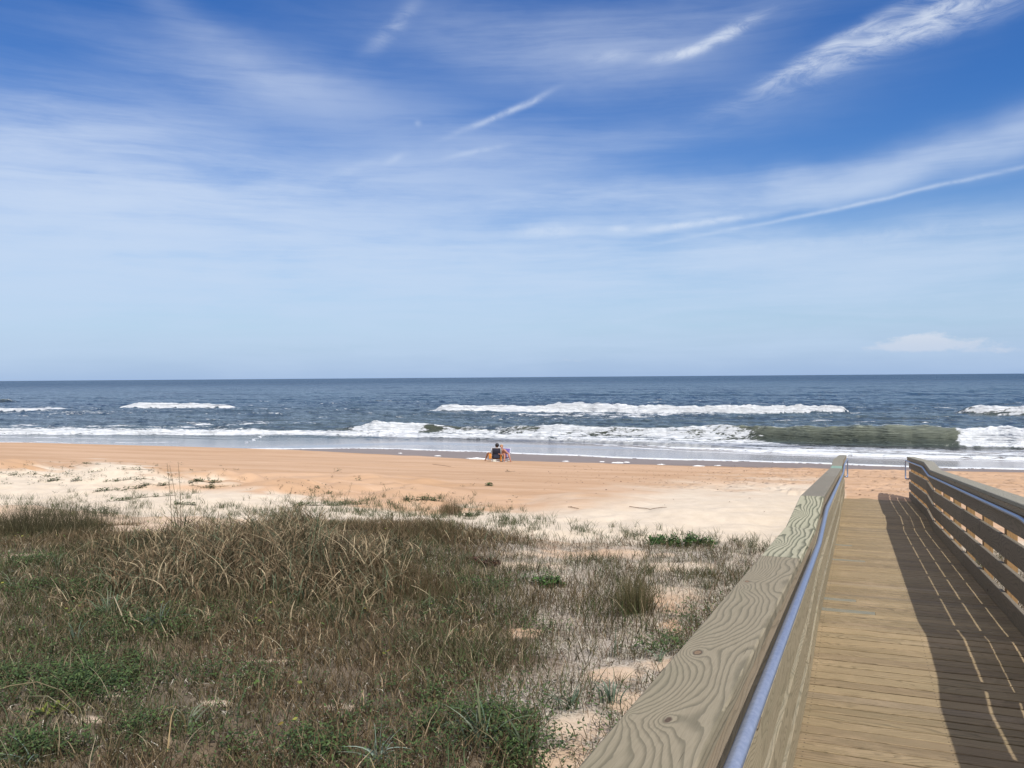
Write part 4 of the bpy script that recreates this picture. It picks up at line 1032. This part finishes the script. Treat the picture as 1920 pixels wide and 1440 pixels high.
# tall single stalks
def stalk(px, py, top_px, top_py, label, w=.008, head=True):
    c = pt(px, py); d = ray(top_px, top_py); k = c[1] / d[1]
    top = np.array([d[0] * k, d[1] * k, CAMZ + d[2] * k])
    mb = MB(); pts = []
    for t in np.linspace(0, 1, 9):
        q = c * (1 - t) + top * t; q = q + np.array([.05 * math.sin(t * 3.1), 0, 0]) * .4; pts.append(q - c)
    mb.tube(pts, [w * (1 - .6 * t) / 2 for t in np.linspace(0, 1, 9)], 5, (.16, .13, .08, 1))
    o = mb.build('grass_stalk', m_grass, None, True); o.location = tuple(c)
    if head:
        n = 26; t = rng.uniform(.78, 1.0, n)
        p = (c[None] * (1 - t[:, None]) + top[None] * t[:, None]) - c + rng.normal(0, .012, (n, 3))
        V, f, C = leaves(p, rng.uniform(.015, .03, n), rng.uniform(.004, .008, n), pal(n, [(.22, .17, .10)], [1]), 0)
        h_ = np_mesh('seed_head', V, f, m_grass, o, {'tint': ('FLOAT_COLOR', C)})
    return tag(o, label, 'grass stalk', 'tall seed stalks above the dune grass')
stalk(322, 1010, 313, 868, 'leftmost of the three tall seed stalks against the orange sand', .012)
stalk(337, 1010, 318, 872, 'leaning middle stalk of the three tall seed stalks against the orange sand', .012)
stalk(338, 1005, 334, 866, 'straight rightmost stalk of the three tall seed stalks against the orange sand', .012)
stalk(248, 985, 247, 922, 'thin stalk standing on the white sand left of the three tall stalks', .01, False)
stalk(140, 1015, 134, 932, 'dark stalk rising from the brush at the left', .014, False)
stalk(225, 985, 224, 940, 'short stalk between the dark stalk and the thin one', .009, False)
stalk(630, 985, 660, 904, 'slanting straw stalk over the right part of the tall dead grass', .008)
stalk(748, 975, 749, 920, 'short upright stalk beside the small green plants at the dune edge', .010)
stalk(530, 965, 548, 912, 'stalk with a dark seed head above the top of the tall grass', .012)
# long fallen straw blades at the bottom left
def straw(pxs, label, w, col, hgt=.12):
    P_ = [pt(x, y) for x, y in pxs]; mb = MB()
    c = P_[0]; pts = []
    for i, q in enumerate(P_):
        t = i / (len(P_) - 1); pts.append(q - c + np.array([0, 0, hgt * math.sin(math.pi * (.15 + .8 * t)) + .03]))
    mb.tube(pts, [w * (1 - .5 * i / (len(pts) - 1)) for i in range(len(pts))], 5, col)
    o = mb.build('straw_blade', m_grass, None, True); o.location = tuple(c)
    return tag(o, label, 'straw')
straw([(-60, 1335), (20, 1318), (70, 1316), (115, 1330), (150, 1355), (162, 1375)], 'long pale straw arching over the green weeds at the left edge', .005, (.24, .20, .12, 1), .12)
straw([(30, 1325), (90, 1338), (130, 1362), (158, 1382)], 'second shorter straw hanging below the long pale one', .004, (.30, .27, .17, 1), .10)
straw([(314, 1442), (322, 1400), (330, 1372), (338, 1352)], 'yellow broken straw at the bottom in front of the bent clump', .005, (.40, .29, .15, 1), .18)
straw([(190, 1150), (215, 1170), (240, 1195)], 'pale straw lying across the arching green clump', .007, (.45, .38, .26, 1), .25)
# ---- creeping plants on the open sand
def runner(pxs, n, label, name='beach_vine', spread=.10, L=(.03, .065), cols=((.05, .09, .03), (.07, .12, .04), (.09, .10, .04))):
    P_ = np.array([pt(x, y) for x, y in pxs]); c = P_[0]
    t = rng.uniform(0, len(P_) - 1.001, n) if len(P_) > 1 else np.zeros(n)
    i = t.astype(int); f = (t - i)[:, None]
    q = P_[i] * (1 - f) + P_[np.minimum(i + 1, len(P_) - 1)] * f if len(P_) > 1 else np.repeat(P_, n, 0)
    # gather the leaves into little nests along the runner
    k = max(2, n // 14); cen = rng.integers(0, n, k); q = q[cen[rng.integers(0, k, n)]] + rng.normal(0, spread * .45, (n, 3)) * (1, 1, 0)
    q[:, 2] = H(q[:, 0], q[:, 1]) + rng.uniform(.0, .07, n)
    V, Fq, C = leaves(q, rng.uniform(*L, n), rng.uniform(L[0] * .6, L[1] * .6, n), pal(n, cols, [1] * len(cols)), .35)
    st = [(pp[0], pp[1], float(H(pp[0], pp[1])) + .012) for a_, b2 in zip(P_[:-1], P_[1:]) for pp in (a_ * (1 - s_) + b2 * s_ for s_ in np.linspace(0, 1, 6))]
    o = np_mesh(name, V - c, Fq, m_leaf, None, {'tint': ('FLOAT_COLOR', C)}); o.location = tuple(c)
    if len(st) > 2:
        mb = MB(); mb.tube([Vector(x) - Vector(c) for x in st], .004, 5, (.12, .09, .05, 1)); mb.build('runner_stem', m_grass, o)
    return tag(o, label, 'beach vine')
runner([(20, 891), (70, 889), (140, 887)], 130, 'long creeping vine along the top of the white sand at the far left')
runner([(90, 903), (122, 901)], 110, 'short dense vine patch below the long top vine at the left')
runner([(132, 903), (152, 902)], 60, 'vine patch just right of the short dense one on the white sand')
runner([(128, 876), (170, 869), (186, 872)], 120, 'vine on the crest of the little sand hummock at the left')
runner([(172, 925), (200, 920), (250, 916), (285, 908), (330, 908)], 330, 'bright green vine running up the middle of the white hummocks')
runner([(205, 941), (250, 936), (290, 931), (330, 930)], 190, 'dark vine across the white hollow below the bright green vine')
runner([(195, 903), (240, 900), (290, 900)], 110, 'sparse vine on the crest between two white hummocks')
runner([(165, 884), (190, 884)], 60, 'vine sprigs below the hummock crest at the left')
runner([(355, 907), (380, 903), (412, 905)], 260, 'densest green vine heap on the sand right of the tall stalks')
runner([(355, 912), (392, 914), (430, 911)], 90, 'thin vine under the densest green heap')
runner([(230, 881), (285, 882)], 50, 'line of tiny sprigs on the pale slope right of the hummock crest')
runner([(330, 945), (370, 948)], 90, 'vine just behind the top of the tall dead grass')
runner([(595, 916)], 28, 'small green plant with two sprigs above the dune edge', 'beach_plant', .10)
runner([(588, 922)], 26, 'dark low plant just below the two-sprig plant', 'beach_plant', .12)
runner([(617, 926)], 20, 'small flat plant right of the dark low plant', 'beach_plant', .10)
runner([(918, 911)], 44, 'lone green plant on the orange sand below the two seated people', 'beach_plant', .14, (.05, .09))
runner([(947, 885), (966, 884)], 26, 'two tiny brown sprigs on the orange sand beneath the seated people', 'beach_plant', .10, (.03, .06), ((.08, .08, .04), (.12, .1, .06)))
runner([(636, 882), (625, 886)], 26, 'small sprig cluster on the orange sand left of centre', 'beach_plant', .14)
runner([(668, 901), (679, 901)], 18, 'pair of small dark sprigs on the orange sand', 'beach_plant', .08)
runner([(755, 939), (790, 938), (830, 941)], 240, 'dense green vine along the dune edge at centre left')
runner([(840, 962), (870, 968), (900, 965)], 160, 'green vine on the white sand below the dense edge vine')
runner([(535, 953), (620, 948), (690, 945)], 260, 'low green vine along the edge where orange sand meets the dune')
# tiny sprigs too small and many to tell apart
n0 = 260
sx = rng.uniform(-20, 1000, n0); sy = np.interp(sx, [0, 200, 450, 700, 1000], [880, 878, 893, 915, 940]) + rng.normal(6, 14, n0)
sy = np.maximum(sy, np.interp(sx, [0, 250, 500, 1000], [868, 866, 870, 885]))
w_ = (sx < 460) | (rng.uniform(0, 1, n0) < .3); sx, sy = sx[w_], sy[w_]
Pn = on_ground(sx, sy); k = 7; n = len(Pn) * k
q = np.repeat(Pn, k, axis=0) + rng.normal(0, .045, (n, 3)) * (1, 1, 0); q[:, 2] = H(q[:, 0], q[:, 1]) + rng.uniform(0, .06, n)
veg_obj('tiny_sprigs', [leaves(q, rng.uniform(.03, .06, n), rng.uniform(.015, .03, n), pal(n, [(.07, .09, .04), (.10, .09, .05), (.05, .08, .03)], [1, 1, 1]), .3)], m_leaf,
        'tiny sprigs of beach plants dotted over the white and orange sand', kind='stuff')
# drift twigs and beach scraps
m_twig = simple('driftwood', (.17, .10, .06), .9)
for i, (a, b2, lab) in enumerate([((811, 871), (846, 876), 'long thin brown stick lying on the sand left of the seated people'), ((1180, 951), (1250, 953), 'dark line of drift twigs on the pale sand right of centre'), ((1065, 952), (1086, 955), 'short dark twig heap on the pale sand'), ((1560, 880), (1562, 879), None)]):
    if lab is None: continue
    A_, B_ = pt(*a), pt(*b2); mb = MB(); pts = []
    for t in np.linspace(0, 1, 8):
        q = A_ * (1 - t) + B_ * t; pts.append(np.array([q[0], q[1] + random.uniform(-.008, .008), float(H(q[0], q[1])) + .02]) - A_)
    mb.tube(pts, [.007] * 7 + [.004], 6); o = mb.build('drift_stick', m_twig, None, True); o.location = tuple(A_); tag(o, lab, 'driftwood')
ii = 0
sx = np.concatenate([rng.uniform(1020, 1560, 420), rng.uniform(1600, 1700, 60), rng.uniform(500, 1500, 90)]); sy = np.concatenate([rng.uniform(873, 908, 420), rng.uniform(890, 930, 60), rng.uniform(872, 960, 90)])
Pn = on_ground(sx, sy); n = len(Pn)
V, Fq, C = leaves(Pn + (0, 0, .012), rng.uniform(.03, .13, n) * .8, rng.uniform(.015, .04, n), pal(n, [(.16, .09, .05), (.10, .06, .04), (.30, .2, .13)], [2, 2, 1]), 1.0)
veg_obj('beach_wrack', [(V, Fq, C)], m_grass, 'brown scraps of dried seaweed strewn over the trodden sand', kind='stuff')
# ------------------------------------------------------------------ the two people at the water's edge
BASE = pt(931, 865.5); bz = float(H(BASE[0], BASE[1]))
K_ = 1.0
def loc(x, y, z, o): return (o[0] + x, o[1] + y, o[2] + z)
def skin_body(name, J, E, mat, origin, parent=None, root='pelvis', sub=2):
    names = list(J); me = bpy.data.meshes.new(name)
    me.from_pydata([J[k][:3] for k in names], [(names.index(a), names.index(b)) for a, b in E], [])
    o = bpy.data.objects.new(name, me); COL.objects.link(o); me.materials.append(mat)
    m = o.modifiers.new('skin', 'SKIN'); m.use_smooth_shade = True
    for i, k in enumerate(names):
        r_ = J[k][3]; v = me.skin_vertices[0].data[i]; v.radius = (r_, J[k][4] if len(J[k]) > 4 else r_); v.use_root = (k == root)
    s_ = o.modifiers.new('sub', 'SUBSURF'); s_.levels = sub; s_.render_levels = sub
    if parent: o.parent = parent
    else: o.location = origin
    return o
def add_hand(J, E, wrist, d, side, curl, tag_):
    d = Vector(d).normalized(); side = Vector(side).normalized(); up = d.cross(side).normalized(); w = Vector(J[wrist][:3])
    palm = w + d * .06; J['palm' + tag_] = (*palm, .026, .016); E.append((wrist, 'palm' + tag_))
    for i, (off, ln) in enumerate([(.028, .070), (.010, .078), (-.010, .073), (-.028, .058)]):
        a = palm + side * off + d * .03; m_ = a + (d * .6 - up * curl * .5) * ln * .6; e = m_ + (d * .3 - up * curl) * ln * .5
        for kx, pp, r_ in (('a', a, .010), ('b', m_, .009), ('c', e, .007)): J[f'f{tag_}{i}{kx}'] = (*pp, r_)
        E += [('palm' + tag_, f'f{tag_}{i}a'), (f'f{tag_}{i}a', f'f{tag_}{i}b'), (f'f{tag_}{i}b', f'f{tag_}{i}c')]
    a = w + d * .025 + side * .032; b_ = a + (d * .6 + side * .7) * .035; J['th' + tag_] = (*a, .011); J['ti' + tag_] = (*b_, .009)
    E += [(wrist, 'th' + tag_), ('th' + tag_, 'ti' + tag_)]
m_skinA = simple('tanned_skin', (.27, .13, .075), .55, var=.1); m_skinB = simple('fair_sunburnt_skin', (.42, .20, .14), .5, var=.1)
m_navy = simple('dark_navy_fabric', (.012, .014, .03), .85); m_black = simple('black_hair', (.008, .007, .007), .6)
m_blond = simple('blond_hair', (.42, .26, .13), .6, nscale=60); m_purple = simple('purple_fabric', (.14, .105, .30), .8)
m_orange = simple('orange_towel_cloth', (.66, .27, .05), .9); m_white = simple('white_tube', (.78, .78, .8), .4)
m_eye = simple('eye_dark', (.03, .02, .02), .3)
m_flor, g, b, o = material('floral_cloth')
P = g.new('ShaderNodeTexCoord').outputs['Object']
vc = g.voro(P, 22, out='Color'); sx_, sy_, sz_ = g.sep(vc)
g.put(b.inputs['Base Color'], g.mix(g.ss(sx_, .6, .62), g.mix(g.ss(sy_, .7, .72), c4(.015, .03, .03), c4(.08, .30, .18)), c4(.55, .5, .42)))

A0 = (BASE[0], BASE[1], bz); B0 = (BASE[0] + .33, BASE[1] + .05, float(H(BASE[0] + .33, BASE[1])))
# person on the left: back to us, looking out to sea
J = dict(pelvis=(0, .06, .26, .15, .12), waist=(0, .03, .38, .135, .10), chest=(0, -.01, .53, .165, .115), upper=(0, 0, .63, .14, .10), neck=(.02, .02, .71, .052), jaw=(.03, .045, .775, .062), skull=(.035, .03, .845, .083, .088), crown=(.035, .025, .91, .062), nose=(.04, .135, .81, .016),
         shL=(-.185, 0, .635, .062), elL=(-.29, .10, .42, .046), foL=(-.30, .22, .42, .038), wrL=(-.29, .33, .43, .028),
         shR=(.185, 0, .635, .062), elR=(.27, .10, .42, .046), foR=(.25, .22, .41, .038), wrR=(.22, .33, .42, .028),
         hiL=(-.10, .10, .25, .095), thL=(-.28, .22, .36, .085), knL=(-.45, .33, .45, .060), caL=(-.50, .38, .30, .055), anL=(-.585, .45, .08, .036), heL=(-.59, .42, .04, .034), toL=(-.64, .60, .03, .025),
         hiR=(.10, .10, .25, .095), thR=(.14, .30, .37, .085), knR=(.17, .50, .46, .060), caR=(.18, .56, .30, .055), anR=(.19, .66, .08, .036), heR=(.19, .64, .04, .034), toR=(.20, .82, .03, .025))
E = [('pelvis', 'waist'), ('waist', 'chest'), ('chest', 'upper'), ('upper', 'neck'), ('neck', 'jaw'), ('jaw', 'skull'), ('skull', 'crown'), ('jaw', 'nose'),
     ('upper', 'shL'), ('shL', 'elL'), ('elL', 'foL'), ('foL', 'wrL'), ('upper', 'shR'), ('shR', 'elR'), ('elR', 'foR'), ('foR', 'wrR')]
LEGS = [('pelvis', 'hi'), ('hi', 'th'), ('th', 'kn'), ('kn', 'ca'), ('ca', 'an'), ('an', 'he'), ('he', 'to')]
def legs(E):
    for s_ in 'LR': E += [(a if a == 'pelvis' else a + s_, b_ + s_) for a, b_ in LEGS]
legs(E); add_hand(J, E, 'wrL', (0, 1, -.1), (1, 0, 0), .5, 'L'); add_hand(J, E, 'wrR', (0, 1, -.1), (-1, 0, 0), .5, 'R')
pa = tag(skin_body('person', J, E, m_skinA, A0), 'person with black hair in dark clothes, back to us in the left beach chair', 'person')
def sub_of(J, ks, grow): return {k: (*J[k][:3], *[r_ + grow for r_ in J[k][3:]]) for k in ks}
ks = ['pelvis', 'waist', 'chest', 'upper', 'shL', 'shR', 'elL', 'elR']
JS = sub_of(J, ks, .014); JS['elL'] = (-.26, .06, .48, .062); JS['elR'] = (.25, .06, .48, .062)
skin_body('shirt', JS, [('pelvis', 'waist'), ('waist', 'chest'), ('chest', 'upper'), ('upper', 'shL'), ('shL', 'elL'), ('upper', 'shR'), ('shR', 'elR')], m_navy, A0, pa)
JS = sub_of(J, ['pelvis', 'hiL', 'thL', 'hiR', 'thR'], .014)
skin_body('shorts', JS, [('pelvis', 'hiL'), ('hiL', 'thL'), ('pelvis', 'hiR'), ('hiR', 'thR')], m_orange, A0, pa)
def ellipsoid(name, c, r_, mat, parent=None, lum=.0, cut=None, seg=20):
    V = []; Fq = []
    nu, nv = seg, seg // 2 + 2
    for j in range(nv + 1):
        th = math.pi * j / nv
        for i in range(nu):
            ph = 2 * math.pi * i / nu; k = 1 + lum * math.sin(5 * ph + j) * math.sin(th * 3)
            p = [math.sin(th) * math.cos(ph) * r_[0] * k, math.sin(th) * math.sin(ph) * r_[1] * k, math.cos(th) * r_[2] * k]
            if cut: p = cut(p)
            V.append((c[0] + p[0], c[1] + p[1], c[2] + p[2]))
    for j in range(nv):
        for i in range(nu): Fq.append((j * nu + i, (j + 1) * nu + i, (j + 1) * nu + (i + 1) % nu, j * nu + (i + 1) % nu))
    return np_mesh(name, np.array(V), Fq, mat, parent, None, True)
ellipsoid('hair', (.035, .012, .868), (.105, .110, .105), m_black, pa, .02, lambda p: (p[0], min(p[1], .085 - max(0, -p[2]) * 1.3), max(p[2], -.085)))
# person on the right: blond, turned towards us, hand raised to the face
J = dict(pelvis=(.04, .12, .25, .15, .12), waist=(.01, .05, .36, .125, .10), chest=(-.01, -.03, .50, .150, .105), upper=(-.02, -.05, .60, .125, .09), neck=(-.05, -.07, .675, .046), jaw=(-.06, -.10, .735, .055), skull=(-.065, -.08, .80, .078, .084), crown=(-.065, -.07, .855, .058), nose=(-.075, -.185, .765, .015),
         shL=(-.175, -.03, .60, .055), elL=(-.22, -.18, .42, .040), foL=(-.16, -.28, .41, .034), wrL=(-.09, -.36, .42, .026),
         shR=(.145, -.04, .60, .055), elR=(.21, -.20, .44, .040), foR=(.12, -.23, .54, .034), wrR=(.035, -.24, .655, .026),
         hiL=(-.05, .08, .24, .09), thL=(.02, -.12, .35, .080), knL=(.09, -.33, .44, .056), caL=(.09, -.37, .28, .052), anL=(.09, -.44, .08, .034), heL=(.09, -.42, .04, .032), toL=(.08, -.60, .03, .024),
         hiR=(.14, .08, .24, .09), thR=(.22, -.10, .35, .080), knR=(.31, -.28, .44, .056), caR=(.35, -.33, .28, .052), anR=(.41, -.38, .08, .034), heR=(.41, -.36, .04, .032), toR=(.45, -.54, .03, .024))
E = [('pelvis', 'waist'), ('waist', 'chest'), ('chest', 'upper'), ('upper', 'neck'), ('neck', 'jaw'), ('jaw', 'skull'), ('skull', 'crown'), ('jaw', 'nose'),
     ('upper', 'shL'), ('shL', 'elL'), ('elL', 'foL'), ('foL', 'wrL'), ('upper', 'shR'), ('shR', 'elR'), ('elR', 'foR'), ('foR', 'wrR')]
legs(E); add_hand(J, E, 'wrL', (.4, -.8, 0), (1, .4, 0), .5, 'L'); add_hand(J, E, 'wrR', (-.5, .1, .8), (0, -1, .2), .6, 'R')
pb = tag(skin_body('person', J, E, m_skinB, B0), 'blond person turned towards us with a hand at the face, in the right beach chair', 'person')
ks = ['pelvis', 'waist', 'chest', 'hiL', 'hiR']
skin_body('floral_dress', {**sub_of(J, ks, .013), 'hem': (.0, -.17, .28, .10), 'hem2': (-.02, -.24, .14, .07)}, [('pelvis', 'waist'), ('waist', 'chest'), ('pelvis', 'hiL'), ('pelvis', 'hiR'), ('hiL', 'hem'), ('hem', 'hem2')], m_flor, B0, pb)
ellipsoid('hair', (-.065, -.055, .822), (.097, .105, .095), m_blond, pb, .02, lambda p: (p[0], max(p[1], -.07 + max(0, .03 - p[2]) * 1.4), max(p[2], -.09)))
for sx_ in (-.032, .032): ellipsoid('eye', (-.068 + sx_, -.160, .785), (.011, .008, .007), m_eye, pb, seg=8)
ellipsoid('mouth', (-.07, -.158, .728), (.022, .008, .006), simple('lips', (.4, .1, .09), .5), pb, seg=8)
# low folding beach chairs
def chair(origin, rz, fab, label, back_h=.72, w=.48):
    root = empty('beach_chair', origin, rz); tag(root, label, 'beach chair', 'low beach chairs at the water')
    for sx_ in (-1, 1):
        mb = MB(); x = sx_ * w / 2
        mb.tube([(x, .32, .02), (x, .30, .19), (x, -.13, .15), (x, -.36, back_h)], .011, 8); mb.build('side_frame', m_white, root, True)
        mb = MB(); mb.tube([(x, .20, .02), (x, .22, .38)], .010, 8); mb.tube([(x, -.28, .02), (x, -.10, .17)], .010, 8); mb.build('leg', m_white, root, True)
        mb = MB(); mb.box((x, .02, .385), (.045, .44, .022)); mb.build('armrest', m_white, root)
    mb = MB(); mb.tube([(-w / 2, -.36, back_h), (w / 2, -.36, back_h)], .011, 8); mb.tube([(-w / 2, .32, .02), (w / 2, .32, .02)], .010, 8); mb.tube([(-w / 2, -.28, .02), (w / 2, -.28, .02)], .010, 8); mb.build('cross_bar', m_white, root, True)
    def sling(name, prof, th=.012):
        V = []; n = len(prof)
        for i, (y, z) in enumerate(prof):
            for k in range(7):
                u = k / 6; sag = -.03 * math.sin(math.pi * u) * math.sin(math.pi * i / (n - 1))
                V.append(((u - .5) * (w - .01), y + (sag if name == 'back_sling' else 0), z + (sag if name != 'back_sling' else 0)))
        Fq = [(i * 7 + k, i * 7 + k + 1, (i + 1) * 7 + k + 1, (i + 1) * 7 + k) for i in range(n - 1) for k in range(6)]
        o = np_mesh(name, np.array(V), Fq, fab, root, None, True); s_ = o.modifiers.new('t', 'SOLIDIFY'); s_.thickness = th
    sling('seat_sling', [(.30, .19), (.15, .178), (0, .165), (-.13, .155)]); sling('back_sling', [(-.13, .16), (-.20, .33), (-.28, .52), (-.355, back_h - .01)])
    mb = MB(); mb.box((0, -.30, .30), (w * .7, .05, .20), Matrix.Rotation(R(-18), 3, 'X')); o = mb.build('back_pouch', fab, root)
    bv = o.modifiers.new('b', 'BEVEL'); bv.width = .015; bv.segments = 2
    return root
chair((A0[0], A0[1] + .10, A0[2]), 0, m_navy, 'dark navy low beach chair with white frame, its back to us', .74)
chair((B0[0] + .08, B0[1] + .16, B0[2]), math.pi - .25, m_purple, 'purple low beach chair right of the navy one, turned towards us', .66)
def towel(px_, label, z0, z1, w, yo):
    V = []; n = 9
    for i in range(n):
        t = i / (n - 1); z = z1 + (z0 - z1) * t
        for k in range(6):
            u = k / 5; V.append(((u - .5) * w * (1 - .15 * t), .02 * math.sin(u * 9 + i * .5) * (.4 + t) + yo, z))
    Fq = [(i * 6 + k, i * 6 + k + 1, (i + 1) * 6 + k + 1, (i + 1) * 6 + k) for i in range(n - 1) for k in range(5)]
    o = np_mesh('beach_towel', np.array(V), Fq, m_orange, None, None, True); o.location = (A0[0] + px_, A0[1], A0[2])
    s_ = o.modifiers.new('t', 'SOLIDIFY'); s_.thickness = .012
    return tag(o, label, 'towel')
towel(-.33, 'short orange towel hanging over the left arm of the navy chair', .16, .43, .16, -.12)
towel(.235, 'long narrow orange towel hanging between the two beach chairs', .03, .42, .085, -.22)
# a bag and sandals under the chairs
mb = MB(); mb.box((0, 0, .07), (.18, .12, .14)); o = mb.build('beach_bag', simple('pale_bag_cloth', (.55, .56, .5), .9)); bv = o.modifiers.new('b', 'BEVEL'); bv.width = .03; bv.segments = 3
o.location = (A0[0] - .10, A0[1] - .28, A0[2]); tag(o, 'pale small beach bag on the sand under the navy chair', 'bag')
mb = MB(); mb.tube([(-.08, 0, .12), (-.05, 0, .21), (.05, 0, .21), (.08, 0, .12)], .007, 6); mb.build('bag_handle', m_navy, o, True)
# lumps of sea foam left on the wet sand
m_foam = simple('sea_foam_lump', (.78, .80, .82), .8, nscale=30, bump=.6)
def foam_lump(px_, py_, w, h_):
    c = pt(px_, py_); V = []; nu, nv = 28, 6
    for j in range(nv + 1):
        r_ = 1 - j / nv
        for i in range(nu):
            a = 2 * math.pi * i / nu; rad_ = r_ * (1 + .35 * float(vn(math.cos(a) * 2 + px_, math.sin(a) * 2 + py_, 7) - .5) * 2)
            x = w * rad_ * math.cos(a); y = w * .45 * rad_ * math.sin(a)
            V.append((x, y, h_ * .6 * (1 - r_ ** 2) ** .6 * (.55 + .9 * float(vn(x * 5 / w + px_, y * 5 / w, 9))) - .01))
    Fq = [(j * nu + i, j * nu + (i + 1) % nu, (j + 1) * nu + (i + 1) % nu, (j + 1) * nu + i) for j in range(nv) for i in range(nu)]
    o = np_mesh('foam_lump', np.array(V), Fq, m_foam, None, None, True); o.location = tuple(c)
    tag(o, 'low white lump of sea foam stranded on the wet sand near the water', 'sea foam', 'stranded lumps of sea foam')
for a in [(893, 860.5, .42, .12), (906, 861, .25, .10), (880, 859.5, .2, .05), (1158, 868, .30, .10), (1175, 867, .18, .07), (1128, 866, .15, .06), (820, 855, .22, .07), (1240, 871, .2, .06), (1310, 874, .3, .07), (1345, 873, .18, .05), (1060, 865, .2, .06), (750, 850, .15, .06)]: foam_lump(*a)
